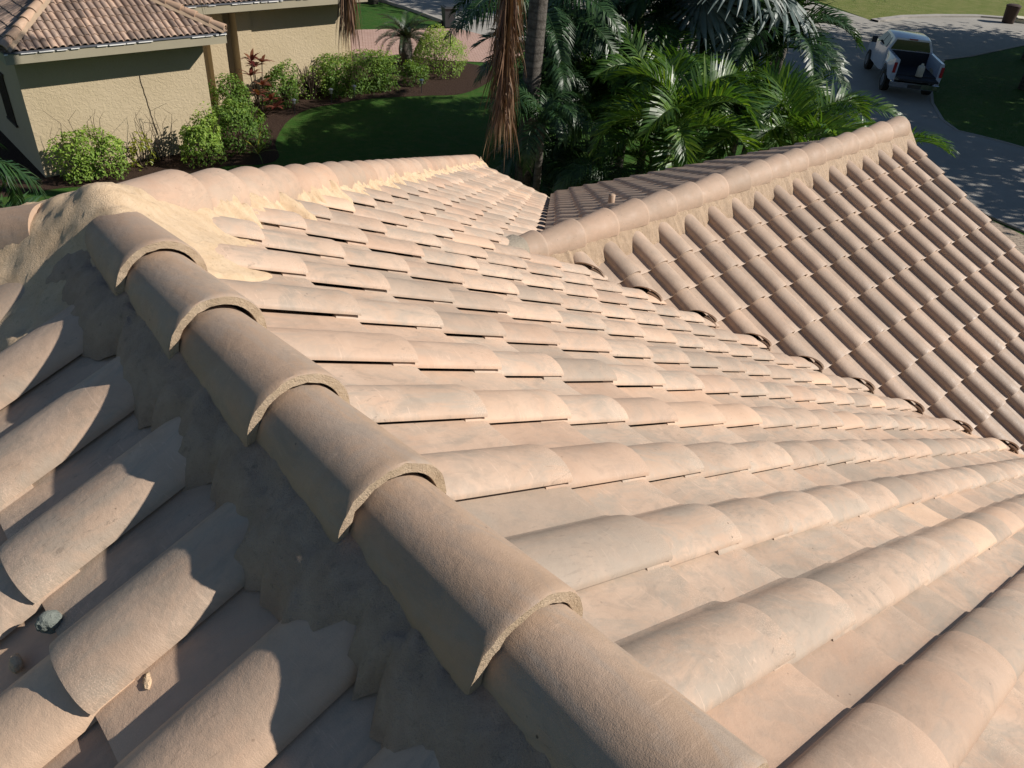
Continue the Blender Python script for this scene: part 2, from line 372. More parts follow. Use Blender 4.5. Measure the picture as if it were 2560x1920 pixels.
# ------------------------------------------------------------------ ridge caps
def cap_mesh(Lc=.41, r0=.100, r1=.118, th=.022, spread=100, nose=True):
    """half barrel along +Y; wide nose at y=0 (facing -Y), narrow end at y=Lc; returns V,F,UV; centre axis at z=0"""
    NA, NL = 22, 7; an = np.radians(np.linspace(-spread, spread, NA)); V = []; UV = []
    ts = np.array([0, .012, .05, .2, .5, .8, 1.0])
    for lay in (0, 1):
        for t in ts:
            r = r1 + (r0-r1)*t - (th if lay else 0) - (.003 if (t == 0 and not lay) else 0)
            for a in an:
                V.append((r*math.sin(a), t*Lc, r*math.cos(a)*1.0)); UV.append((a*.115, t*Lc))
    V = np.array(V); F = []; n = NA*NL
    for j in range(NL-1):
        for k in range(NA-1):
            a = j*NA+k; F.append((a, a+1, a+NA+1, a+NA)); F.append((n+a, n+a+NA, n+a+NA+1, n+a+1))
    E = []
    for k in range(NA-1):
        E.append((k, n+k, n+k+1, k+1)); b = (NL-1)*NA+k; F.append((b, b+1, n+b+1, n+b))
    for j in range(NL-1):
        a = j*NA; F.append((a, a+NA, n+a+NA, n+a)); a = j*NA+NA-1; F.append((a, n+a, n+a+NA, a+NA))
    return V, np.array(F), np.array(E), np.array(UV)
def caps(parent, start, direction, offs, mat, rad=1.0, tilt=0.0, Lc=.41, zc=0.0, raw=True):
    """start: point on ridge axis; direction: unit vector from nose towards the covered end; offs: nose distances along -direction"""
    d = Vector(direction).normalized(); side = d.cross(Vector((0, 0, 1))).normalized(); up = side.cross(d)
    for o_ in offs:
        V, Fc, Ec, UV = cap_mesh(Lc, .090*rad, .1165*rad)
        V = V.copy(); jr = rng.normal(0, 1, 4)
        V[:, 0] += jr[0]*.0015 + V[:, 1]*jr[1]*.006; V[:, 2] += jr[2]*.001 + (1 - V[:, 1]/Lc)*.012
        # rough nose
        m = V[:, 1] < 1e-4
        if raw: V[m, 1] += rng.normal(0, .0014, m.sum())
        B = np.array([tuple(side), tuple(d), tuple(up)])
        W = np.array(start) - np.array(tuple(d))*o_ + V @ B; W[:, 2] += zc
        me = mk("ridge_cap", W, [Fc, Ec], mat, parent, True, np.full(len(W), rng.uniform(0, 1)), UV + rng.uniform(0, 80, 2))
        me.data.materials.append(M_raw if raw else mat)
        mi = np.zeros(len(me.data.polygons), np.int32); mi[-len(Ec):] = 1 if raw else 0
        me.data.polygons.foreach_set("material_index", mi)
        # a raw edge face for the nose
        esplit(me, 40)
    return
def mortar(name, A, B, side, d0, d1, h0, h1, mat, parent, zfun, rag=.015, nz=.006, res=.011, seed=1, pw=.8):
    """strip of mortar along plan line A->B spreading sideways from distance d0 to d1; height above slope h0->h1"""
    A = np.array(A, float); B = np.array(B, float); Lg = np.linalg.norm(B-A); d = (B-A)/Lg; side = np.array(side, float)
    nu = max(4, int(Lg/res)); nv = 12; r_ = np.random.default_rng(seed)
    def fn(n, k):   # smooth 1-D noise
        xp = np.arange(0, n+k, k); return np.interp(np.arange(n), xp, r_.normal(0, 1, len(xp)))
    e = fn(nu, 6)*rag + fn(nu, 2)*rag*.5; hh = fn(nu, 9)*nz
    V = []; 
    small = r_.normal(0, nz*.32, (nu, nv)); cl = np.repeat(np.repeat(r_.normal(0, nz*.9, (nu//3+1, nv//3+1)), 3, 0), 3, 1)[:nu, :nv]; small = small + (cl + np.roll(cl, 1, 0) + np.roll(cl, 1, 1))/3
    for i in range(nu):
        p = A + d*Lg*i/(nu-1)
        for j in range(nv):
            t = j/(nv-1); dist = d0 + (d1 + e[i] - d0)*t
            q = p + side*dist
            h = h0 + (h1-h0)*(t**pw) + (hh[i] + small[i, j])*(1 if 0 < j else 0)
            if j == nv-1: h = min(h, h1) - .012
            V.append((q[0], q[1], zfun(q[0], q[1]) + h))
    F = np.array([(i*nv+j, (i+1)*nv+j, (i+1)*nv+j+1, i*nv+j+1) for i in range(nu-1) for j in range(nv-1)])
    V = np.array(V); a, b, c = V[F[0][0]], V[F[0][1]], V[F[0][2]]
    if np.cross(b-a, c-a)[2] < 0: F = F[:, ::-1]
    return mk(name, V, F, mat, parent, True)
zE_ = lambda x, y: ZE - TB*abs(y-YR)
zMain = lambda x, y: ZA - TP*abs(x-XA) - (.035 if x < XA else 0)
zAll = lambda x, y: min(ZA - TP*abs(x-XA), ZA - TP*max(0, y-YP) if y > YP else 1e9)
# main ridge
ry = [1.8665 - .3436*i for i in range(0, 18)]; dcs = [-.005, .012, -.01, .006, -.003] + [0]*20
mA = mortar("ridge_mortar", (XA, -4.5), (XA, YP), (-1, 0), .07, .200, .074, .0, M_mortar, house, zMain, .020, .0045, seed=3, pw=3.6)
mA2 = mortar("ridge_mortar", (XA, -4.5), (XA, YP), (1, 0), .07, .135, .05, .0, M_mortar, house, zMain, .01, .004, seed=4)
caps(mA, (XA+.006, 0, ZA), (0, 1, 0), [-(y+dcs[i]) for i, y in enumerate(ry)], M_cap, 1.0, zc=-.026)
# hip B (behind the sunlit slope) and hip C
hd = Vector((-1, -1, TP)).normalized()     # uphill
sB2 = np.array([1, -1])/math.sqrt(2)
Lh = (XE-XA)*math.sqrt(2)
eB = (XE-.05, YP+XE-XA-.05)
mB = mortar("ridge_mortar", (XA+.22, YP+.22), eB, sB2, .06, .195, .078, .0, M_sand, house, zAll, .035, .010, seed=5, pw=1.6)
pk = Vector((XA, YP, ZA))
fac = 1/math.cos(math.atan(TP/math.sqrt(2)))
caps(mB, pk, hd, [(.47 + .337*i) for i in range(34) if .47+.337*i < Lh*fac+.02], M_capB, 1.12, zc=-.012, raw=False)
mC = mortar("ridge_mortar", (XA-.3, YP+.3), (2*XA-eB[0], eB[1]), -np.array([1, 1])/math.sqrt(2), .06, .2, .06, 0, M_mortar, house, zAll, .03, .008, seed=6)
caps(mC, pk, Vector((1, -1, TP)).normalized(), [(.56 + .337*i) for i in range(30)], M_cap, 1.12, zc=-.012, raw=False)
# wing ridge
mE = mortar("ridge_mortar", (3.35, YR), (9.02, YR), (0, -1), .06, .235, .115, .0, M_glue, house, zE_, .010, .0035, seed=8, pw=1.3)
mE2 = mortar("ridge_mortar", (3.5, YR), (9.02, YR), (0, 1), .06, .19, .06, .0, M_glue, house, zE_, .012, .006, seed=9)
xs = [3.60, 3.97, 4.32, 4.66, 5.0, 5.33, 5.68, 6.01, 6.32, 6.62, 6.92, 7.23, 7.54, 7.85, 8.18, 8.54, 8.92]
caps(mE, (0, YR-.01, ZE), (-1, 0, 0), [x for x in xs], M_capE, 1.15, zc=.03, raw=False, Lc=.40)
cone = MB(); th = np.linspace(0, 2*np.pi, 25)[:-1]
V = []; 
for i, (x, r) in enumerate(((2.98, .02), (3.05, .07), (3.16, .105), (3.30, .128), (3.42, .135))):
    rr = r*(1+.05*np.sin(th*5+i)); V.append(np.stack([np.full(24, x), YR-.02+rr*np.cos(th), ZE+.055+rr*np.sin(th)+max(0, 3.3-x)*.10], 1))
cone.add(np.concatenate(V), [(i*24+k, (i+1)*24+k, (i+1)*24+(k+1) % 24, i*24+(k+1) % 24) for i in range(4) for k in range(24)])
cone.build("end_mortar", mortar_material("pale_grey_mortar", (.36, .31, .24, 1), (.42, .36, .28, 1), (.27, .24, .2, 1)), mE, True)
# mortar filling the ridge end of the first wing tiles
# peak: heightfield of smeared mortar where ridge and hips meet
g = np.linspace(0, 1, 90); X, Y = np.meshgrid(XA - .64 + 1.30*g, YP - .42 + 1.05*g)
def bump(px, py, dx, dy, sg, amp):
    l = math.hypot(dx, dy); dx /= l; dy /= l
    t = (X-px)*dx + (Y-py)*dy; s = np.abs((X-px)*dy - (Y-py)*dx); s = np.where(t < 0, np.hypot(s, t), s)
    return amp*np.exp(-(s/sg)**2.6)
roofz = np.minimum(ZA - TP*np.abs(X-XA) - .03*np.clip((XA-X)/.1, 0, 1), np.where(Y > YP, ZA - TP*(Y-YP), 1e9))
b_ = np.maximum(np.maximum(bump(XA, YP, 0, -1, .125, .085), bump(XA, YP, 1, 1, .155, .105)), bump(XA, YP, -1, 1, .165, .122))
fl = .058*np.exp(-(np.hypot((X-(XA+.14))/.19, (Y-(YP-.06))/.19))**4) + .03*np.exp(-(np.hypot((X-(XA-.2))/.22, (Y-(YP-.2))/.25))**4)
Zs = roofz + np.maximum(b_, fl) + .25*np.minimum(b_, fl)
for _ in range(14):
    Q_ = Zs.copy(); Q_[1:-1, 1:-1] = (Zs[:-2, 1:-1] + Zs[2:, 1:-1] + Zs[1:-1, :-2] + Zs[1:-1, 2:])/4; Zs = Q_
rr = np.random.default_rng(11)
def vnoise(n, k):
    gx = rr.normal(0, 1, (k, k)); i = np.linspace(0, k-1.001, n); a = i.astype(int); f = i-a; f = f*f*(3-2*f)
    A_ = gx[a][:, a]*(1-f)[None, :] + gx[a][:, a+1]*f[None, :]; B_ = gx[a+1][:, a]*(1-f)[None, :] + gx[a+1][:, a+1]*f[None, :]
    return A_*(1-f)[:, None] + B_*f[:, None]
Zs = Zs + vnoise(90, 12)*.006 + vnoise(90, 34)*.0035 + rr.normal(0, .0011, (90, 90))
edge = np.hypot((X-(XA+.0))/.56, (Y-(YP-.0))/.44) + vnoise(90, 14)*.05
Zs = Zs - np.maximum(0, edge-.82)*.5
mask = (Zs > roofz - .12)
idx = np.arange(8100).reshape(90, 90)
F_ = [(idx[i, j], idx[i, j+1], idx[i+1, j+1], idx[i+1, j]) for i in range(89) for j in range(89) if mask[i:i+2, j:j+2].all()]
mk("peak_mortar", np.stack([X, Y, Zs], -1).reshape(-1, 3), np.array(F_), M_sand, house, True)

# ================================================================== ground, roads
def poly_sheet(name, pts, z, mat, kind="structure", thick=0.0):
    bm = bmesh.new(); vs = [bm.verts.new((x, y, z)) for x, y in pts]; f = bm.faces.new(vs)
    if f.normal.z < 0: f.normal_flip()
    bm.normal_update()
    if f.normal.z < 0: f.normal_flip()
    if thick:
        r = bmesh.ops.extrude_face_region(bm, geom=[f]); 
        for v in r['geom']:
            if isinstance(v, bmesh.types.BMVert): v.co.z += thick
    bmesh.ops.triangulate(bm, faces=bm.faces[:])
    me = bpy.data.meshes.new(name); bm.to_mesh(me); bm.free(); me.materials.append(mat)
    o = bpy.data.objects.new(name, me); sc.collection.objects.link(o); tag(o, kind=kind); return o
def smooth_poly(pts, n=6):
    P_ = np.array(pts, float); out = []
    N_ = len(P_)
    for i in range(N_):
        p0, p1, p2, p3 = P_[i-1], P_[i], P_[(i+1) % N_], P_[(i+2) % N_]
        for k in range(n):
            t = k/n; out.append(.5*((2*p1)+(p2-p0)*t+(2*p0-5*p1+4*p2-p3)*t*t+(3*p1-p0-3*p2+p3)*t**3))
    return [tuple(p) for p in out]
m = NM("lawn_grass", .9, .15); n1 = m.noise(.22, 5, .6); n2 = m.noise(3.2, 6, .75); n3 = m.noise(46, 3, .8)
col = m.mix(m.ramp(n1, [(.38, 0), (.62, 1)]), (.035, .12, .014, 1), (.06, .15, .02, 1))
col = m.mix(m.ramp(n2, [(.45, 0), (.75, .8)]), col, (.13, .15, .045, 1))
col = m.mix(m.ramp(n3, [(.4, 0), (.7, .75)]), col, (.02, .05, .01, 1))
M_grass = m.done(col, m.bump(m.math('ADD', n3, n2), .9, .05))
m = NM("dry_lawn_grass", .9, .15); n2 = m.noise(1.4, 6, .75); n3 = m.noise(30, 3, .8)
col = m.mix(m.ramp(n2, [(.4, 0), (.65, 1)]), (.13, .165, .035, 1), (.22, .215, .075, 1))
col = m.mix(m.ramp(n3, [(.45, 0), (.75, .5)]), col, (.05, .08, .02, 1)); M_drygrass = m.done(col, m.bump(n3, .8, .05))
m = NM("mulch", .95, .1); v_ = m.n("ShaderNodeTexVoronoi"); v_.inputs["Scale"].default_value = 38; m.l(m.tc.outputs["Object"], v_.inputs["Vector"])
col = m.mix(m.ramp(m.noise(30, 4, .8), [(.4, 0), (.7, 1)]), (.010, .006, .005, 1), (.04, .023, .018, 1))
col = m.mix(m.ramp(v_.outputs["Distance"], [(.0, .0), (.6, .6)]), col, (.11, .07, .05, 1)); M_mulch = m.done(col, m.bump(m.noise(55, 4, .8), 1, .06))
m = NM("concrete_road", .85, .25)
col = m.mix(m.ramp(m.noise(.5, 6, .65), [(.35, 0), (.65, 1)]), (.29, .275, .245, 1), (.35, .335, .30, 1))
col = m.mix(m.ramp(m.noise(110, 3, .7), [(.4, 0), (.75, .4)]), col, (.14, .135, .125, 1))
M_road = m.done(col, m.bump(m.noise(120, 3, .7), .3, .01))
def paver_mat(name, c1, c2, c3, sx, sy, rot=0.0, mortar=.012):
    m = NM(name, .85, .2); mp = m.n("ShaderNodeMapping"); mp.inputs["Rotation"].default_value[2] = rot; m.l(m.tc.outputs["Object"], mp.inputs[0])
    b = m.n("ShaderNodeTexBrick"); b.inputs["Scale"].default_value = 1; b.inputs["Brick Width"].default_value = sx; b.inputs["Row Height"].default_value = sy
    b.inputs["Mortar Size"].default_value = mortar; b.inputs["Color1"].default_value = c1; b.inputs["Color2"].default_value = c2; b.inputs["Mortar"].default_value = c3
    m.l(mp.outputs[0], b.inputs["Vector"]); col = m.mix(m.ramp(m.noise(1.2, 5, .6), [(.3, 0), (.7, .4)]), b.outputs[0], c3)
    return m.done(col, m.bump(b.outputs["Fac"], .4, .01))
M_brick = paver_mat("pink_pavers", (.46, .31, .25, 1), (.52, .37, .31, 1), (.30, .19, .15, 1), .22, .11, .55, .016)
M_tanpave = paver_mat("tan_pavers", (.40, .33, .25, 1), (.34, .26, .2, 1), (.22, .18, .14, 1), .24, .12, .9, .016)
g_ = poly_sheet("ground", [(-150, -150), (300, -150), (300, 300), (-150, 300)], 0, M_grass)
poly_sheet("road", [(44.1, 20.7), (47.1, 20.6), (49.6, 19.9), (52.3, 18.8), (54.2, 17.1), (58, 13), (60, 6), (54, 9), (49, 13.2), (46.6, 14.3), (41.1, 14.5), (38.9, 14.8), (36.3, 13.8), (33, 12.6),
    (31.2, 11.7), (29.4, 10.5), (28.7, 9.7), (28.8, 9), (28.9, 8.2), (28.9, 7.6), (28.5, 3), (26, -6), (20.6, -6), (21.4, 3.5), (21.9, 5.9), (22.3, 6.8), (22, 9), (23, 12), (25, 15), (24.5, 20), (23, 24), (22.2, 28.1), (22.3, 29.5), (22.4, 31.7), (22.3, 33.6), (21.5, 37), (19, 50), (60, 50), (48, 32)], .012, M_road)
poly_sheet("far_lawn", [(44.2, 21.2), (47.1, 21.05), (49.7, 20.35), (52.4, 19.2), (54.5, 17.6), (59, 13), (90, 10), (90, 45), (50, 33)], .016, M_drygrass)
poly_sheet("driveway", [(14, 25.2), (13.6, 31), (17.89, 29.62), (19.19, 29.21), (20.93, 28.63), (22.16, 28.13), (22.9, 24.4), (20.5, 22.8), (18.4, 24.2), (17.4, 25.6)], .02, M_brick)
poly_sheet("driveway", [(21.85, 6.5), (21.35, 4.6), (20.6, -6), (12, -6), (12, 6.5)], .02, M_tanpave)
poly_sheet("mulch_bed", smooth_poly([(-2, 19.6), (1.2, 19.2), (3.05, 19.05), (3.86, 18.98), (4.4, 18.8), (5.2, 18.45), (6.32, 18.4), (7.5, 18.42), (8.3, 18.1), (8.85, 18.35), (9.25, 19.3), (10.05, 20.38), (10.7, 21.0), (11.5, 21.45), (12.4, 21.5), (13.4, 21.5), (14.4, 21.25), (15.3, 20.95), (16.6, 20.6), (18.6, 21.6), (19.2, 23.2), (17.4, 25.2), (13.6, 25.0), (8, 23.4), (6, 22.5), (3.9, 26), (-2, 26)]), .006, M_mulch)
M_curb = flat("curb_concrete", (.33, .31, .28, 1), .85, .2)
def curb(pts, h=.12, wd=.16, name="kerb"):
    P_ = np.array(pts, float); T = np.gradient(P_, axis=0); T /= np.linalg.norm(T, axis=1)[:, None]; N_ = np.stack([-T[:, 1], T[:, 0]], 1)
    V = []
    for p, n in zip(P_, N_):
        for o_, z in ((-wd/2, -.02), (-wd/2, h), (wd/2, h), (wd/2, -.02)): V.append((p[0]+n[0]*o_, p[1]+n[1]*o_, z))
    F_ = [(i*4+k, i*4+k+1, (i+1)*4+k+1, (i+1)*4+k) for i in range(len(P_)-1) for k in range(3)]
    return tag(mk(name, V, np.array(F_), M_curb), kind="structure")
curb([(22.2, 28.2), (22.32, 29.5), (22.42, 31.7), (22.32, 33.6), (21.5, 37), (19, 50)])
curb([(44.1, 20.95), (47.1, 20.8), (49.65, 20.1), (52.35, 19.0), (54.3, 17.35), (58.3, 13), (60.5, 6)], wd=.45, h=.1)
curb([(28.9, 7.6), (28.9, 8.2), (28.8, 9), (28.65, 9.7), (29.4, 10.55), (31.2, 11.75), (33, 12.65), (36.3, 13.85), (38.9, 14.9), (41.1, 14.6), (46.6, 14.4), (49, 13.3), (54, 9.1)], wd=.10, h=.03, name="edging")
curb([(20.6, -6), (21.4, 3.5), (21.9, 5.9), (22.3, 6.8)], wd=.12, h=.05, name="edging")

# ================================================================== neighbour's house
m = NM("knockdown_stucco", .9, .2)
tx = m.noise(9, 3, .55, 'Object', dist=1.4); hgt = m.ramp(tx, [(.47, 0), (.53, 1)])
col = m.mix(m.ramp(m.noise(.8, 5, .6), [(.35, 0), (.65, 1)]), (.46, .375, .245, 1), (.50, .41, .275, 1))
M_stucco = m.done(col, m.bump(m.math('ADD', hgt, m.noise(70, 3, .6)), .42, .010))
M_fascia = flat("fascia_paint", (.33, .295, .21, 1), .55, .35, 0, .05, 2)
M_white = flat("chipped_white_paint", (.75, .74, .70, 1), .6)
M_memb = flat("grey_roof_membrane", (.10, .105, .12, 1), .7)
M_crack = flat("dark_crack", (.05, .035, .025, 1), .95)
nh = empty("neighbour_house", (0, 0, 0)); tag(nh, "tan stucco house with brown barrel tile hip roof, across the lawn", "house")
def part_box(name, x0, x1, y0, y1, z0, z1, mat, par=nh):
    return MB().box(((x0+x1)/2, (y0+y1)/2, (z0+z1)/2), (x1-x0, y1-y0, z1-z0)).build(name, mat, par)
YF = 19.12; ZF = 2.62
w1 = part_box("wall", 3.82, 7.87, 19.75, 30, 0, 2.60, M_stucco)
part_box("wall", 7.872, 14.0, 23.2, 30, 0, 2.60, M_stucco)
part_box("pillar", 9.35, 9.80, 22.9, 23.197, 0, 2.60, M_stucco)
part_box("wall", 10.10, 10.52, 22.72, 23.196, 0, 2.60, M_stucco)
part_box("wall", 10.522, 13.42, 22.78, 23.196, 0, 2.60, M_stucco)
cr = MB(); pts = [(6.30, 19.745, 1.95)]; 
for i in range(14): pts.append((6.30 + .012*i + random.uniform(-.012, .012), 19.745, 1.95 - .1*(i+1)))
cr.tube(pts, .009, 4); cr.build("crack", M_crack, w1)
gr = MB()
for i in range(6): gr.box((3.80, 21.2+i*.13, 1.35), (.03, .035, 1.1))
gr.box((3.79, 21.5, .78), (.04, .8, .05)); gr.box((3.79, 21.5, 1.92), (.04, .8, .05)); gr.build("window_grille", flat("brown_grille", (.07, .05, .035, 1), .8), w1)
# roofs
xl, xr, zr0 = 3.56, 8.21, 2.88; xm = (xl+xr)/2; ym = YF + (xr-xl)/2; pn = .4636; cn, sn_ = math.cos(pn), math.sin(pn); zt = zr0 + (ym-YF)*.5
Ls = (ym-YF)/cn; rw = [Ls+.03 - .262*i for i in range(12)][::-1]
f1 = tile_field("roof_slope", (0, ym, zt), (1, 0, 0), (0, -cn, -sn_), [xl + .146*(i+1) for i in range(33)], rw, M_brown, nh, prof=PROF2, w=.298, L=.31, T=.03)
clip(f1, [((xl, YF, 0), Vector((-1, 1, 0)).normalized()), ((xr, YF, 0), Vector((1, 1, 0)).normalized())]); finish(f1)
f2 = tile_field("roof_slope", (xm, 0, zt), (0, 1, 0), (-cn, 0, -sn_), [19.4 + .146*i for i in range(60)], rw, M_brown, nh, prof=PROF2, w=.298, L=.31, T=.03)
clip(f2, [((xl, YF, 0), Vector((1, -1, 0)).normalized())]); finish(f2)
# the second block's front slope
Ls2 = 3.2; rw2 = [Ls2+.03 - .262*i for i in range(13)][::-1]; YF2 = 22.13
f3 = tile_field("roof_slope", (0, YF2 + Ls2*cn, zr0 + Ls2*sn_), (1, 0, 0), (0, -cn, -sn_), [7.4 + .146*i for i in range(45)], rw2, M_brown, nh, prof=PROF2, w=.298, L=.31, T=.03)
clip(f3, [((xr, YF, 0), Vector((-1, -1, 0)).normalized())]) if False else None
clip(f3, [((xr - (YF2-YF), YF2, 0), Vector((-1, 1, 0)).normalized())]) if False else finish(f3)
dk = MB(); z0_ = zr0 - .05
quad(dk, [(xl, YF, z0_), (xr, YF, z0_), (xm, ym, zt-.05)]); quad(dk, [(xl, YF, z0_), (xm, ym, zt-.05), (xm, 30, zt-.05), (xl, 30, z0_)]); quad(dk, [(xr, YF, z0_), (xr, 30, z0_), (xm, 30, zt-.05), (xm, ym, zt-.05)])
quad(dk, [(7.0, YF2, z0_), (14.0, YF2, z0_), (14.0, YF2+Ls2*cn, z0_+Ls2*sn_), (7.0, YF2+Ls2*cn, z0_+Ls2*sn_)])
dk.build("roof_deck", M_memb, nh)
hipm = MB(); 
for (p, q) in (((xl, YF, zr0), (xm, ym, zt)), ((xr, YF, zr0), (xm, ym, zt))):
    p = np.array(p); q = np.array(q); d = q-p; L_ = np.linalg.norm(d); d /= L_
    u = np.cross(d, [0, 0, 1.]); u /= np.linalg.norm(u)
    V = [];
    for t in (0, L_):
        for a, hz in ((-.16, -.01), (-.09, .055), (.09, .055), (.16, -.01)): V.append(p + d*t + u*a + np.array([0, 0, hz]))
    hipm.add(V, [(0, 1, 5, 4), (1, 2, 6, 5), (2, 3, 7, 6), (0, 4, 7, 3)])
hm = hipm.build("hip_mortar", flat("tan_mortar", (.34, .25, .17, 1), .9), nh)
M_hcap = tile_material("tan_cap_tile", (.42, .28, .185, 1), (.48, .335, .23, 1), (.36, .25, .18, 1), .6, .35, .5, .12, .6)
for (p, q) in (((xl, YF, zr0), (xm, ym, zt)), ((xr, YF, zr0), (xm, ym, zt))):
    d = (Vector(q)-Vector(p)); L_ = d.length; d.normalize()
    caps(hm, p, d, [-(.0 + .34*i) for i in range(int(L_/.34))], M_hcap, .95, zc=.035, raw=False)
fa = part_box("fascia", xl, xr, YF-.02, YF+.01, ZF, ZF+.20, M_fascia); 
part_box("fascia", xr-.03, xr, YF+.012, YF2-.03, ZF, ZF+.20, M_fascia); part_box("fascia", xl, xl+.03, YF+.012, 30, ZF, ZF+.20, M_fascia)
part_box("fascia", xr+.002, 14.0, YF2-.02, YF2+.01, ZF, ZF+.20, M_fascia)
part_box("soffit", xl+.032, xr-.032, YF+.012, 19.748, ZF+.02, ZF+.05, M_fascia); part_box("soffit", 8.2, 13.97, YF2+.012, 23.19, ZF+.021, ZF+.05, M_fascia)
for xa_, xb_, yy in ((xl, xr, YF), (xr+.02, 14.0, YF2)):
    part_box("drip_strip", xa_, xb_, yy-.045, yy+.10, ZF+.203, ZF+.235, M_memb)
    wm = MB(); x = xa_
    while x < xb_-.1:
        l = random.uniform(.03, .35); 
        if random.random() < .62: wm.box((x+l/2, yy-.047, ZF+.20+random.uniform(-.004, .004)), (min(l, xb_-x), .012, random.uniform(.012, .024)))
        x += l + random.uniform(.01, .1)
    o = wm.build("peeling_paint", M_white, nh); o["kind"] = "stuff"

# ================================================================== plants
def leaf_mat(name, c1, c2, c3=None, rough=.42, spec=.5, trans=.35):
    m = NM(name, rough, spec); a = m.attr(); 
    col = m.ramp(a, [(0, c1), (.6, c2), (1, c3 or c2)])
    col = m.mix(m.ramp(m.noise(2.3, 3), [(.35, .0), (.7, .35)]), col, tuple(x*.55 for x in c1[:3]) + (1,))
    m.done(col)
    t = m.n("ShaderNodeBsdfTranslucent"); m.l(m.mix(1, col, (1.35, 1.25, .55, 1), 'MULTIPLY'), t.inputs[0])
    mx = m.n("ShaderNodeMixShader"); mx.inputs[0].default_value = trans; out = m.t.nodes["Material Output"]
    m.l(m.b.outputs[0], mx.inputs[1]); m.l(t.outputs[0], mx.inputs[2]); m.l(mx.outputs[0], out.inputs[0]); return m.m
M_palm = leaf_mat("palm_leaf", (.024, .068, .013, 1), (.06, .145, .02, 1), (.16, .26, .035, 1), .40, .5)
M_palmd = leaf_mat("dark_palm_leaf", (.016, .046, .016, 1), (.03, .08, .024, 1), (.06, .12, .035, 1), .42, .45, .25)
M_silver = leaf_mat("silver_palm_leaf", (.10, .15, .145, 1), (.15, .20, .185, 1), (.22, .25, .21, 1), .5, .4, .2)
M_dead = leaf_mat("dead_leaf", (.10, .05, .028, 1), (.19, .105, .06, 1), (.30, .20, .12, 1), .5, .45, .15)
M_cyc = leaf_mat("cycad_leaf", (.018, .045, .018, 1), (.035, .07, .028, 1), (.10, .055, .03, 1), .35, .6, .15)
M_shrub = leaf_mat("shrub_leaf", (.13, .23, .035, 1), (.30, .44, .075, 1), (.50, .58, .12, 1), .55, .3)
M_hedge = leaf_mat("hedge_leaf", (.06, .13, .02, 1), (.155, .27, .04, 1), (.32, .40, .06, 1), .55, .3)
M_treeleaf = leaf_mat("tree_leaf", (.03, .06, .015, 1), (.06, .11, .025, 1), (.09, .15, .03, 1), .5, .4)
M_red = leaf_mat("red_leaf", (.11, .022, .02, 1), (.19, .05, .035, 1), (.24, .11, .05, 1), .4, .5, .25)
M_yel = leaf_mat("yellow_leaf", (.12, .16, .02, 1), (.28, .30, .03, 1), (.42, .38, .05, 1), .4, .5)
m = NM("palm_trunk", .9, .2); sp = m.n("ShaderNodeSeparateXYZ"); m.l(m.tc.outputs["Object"], sp.inputs[0])
wv = m.n("ShaderNodeTexWave", bands_direction='Z'); wv.inputs["Scale"].default_value = 2.2; wv.inputs["Distortion"].default_value = 3; m.l(m.tc.outputs["Object"], wv.inputs[0])
col = m.mix(m.ramp(m.noise(9, 6, .75), [(.35, 0), (.65, 1)]), (.07, .06, .05, 1), (.17, .155, .135, 1)); col = m.mix(m.ramp(wv.outputs["Fac"], [(0, .5), (.25, 0)]), col, (.04, .035, .03, 1))
M_trunk = m.done(col, m.bump(m.noise(14, 6, .8), .9, .05))
M_stem = flat("green_stem", (.12, .15, .045, 1), .5, .4, 0, .3, 4)
M_twig = flat("brown_twig", (.07, .05, .035, 1), .85, .2, 0, .3)

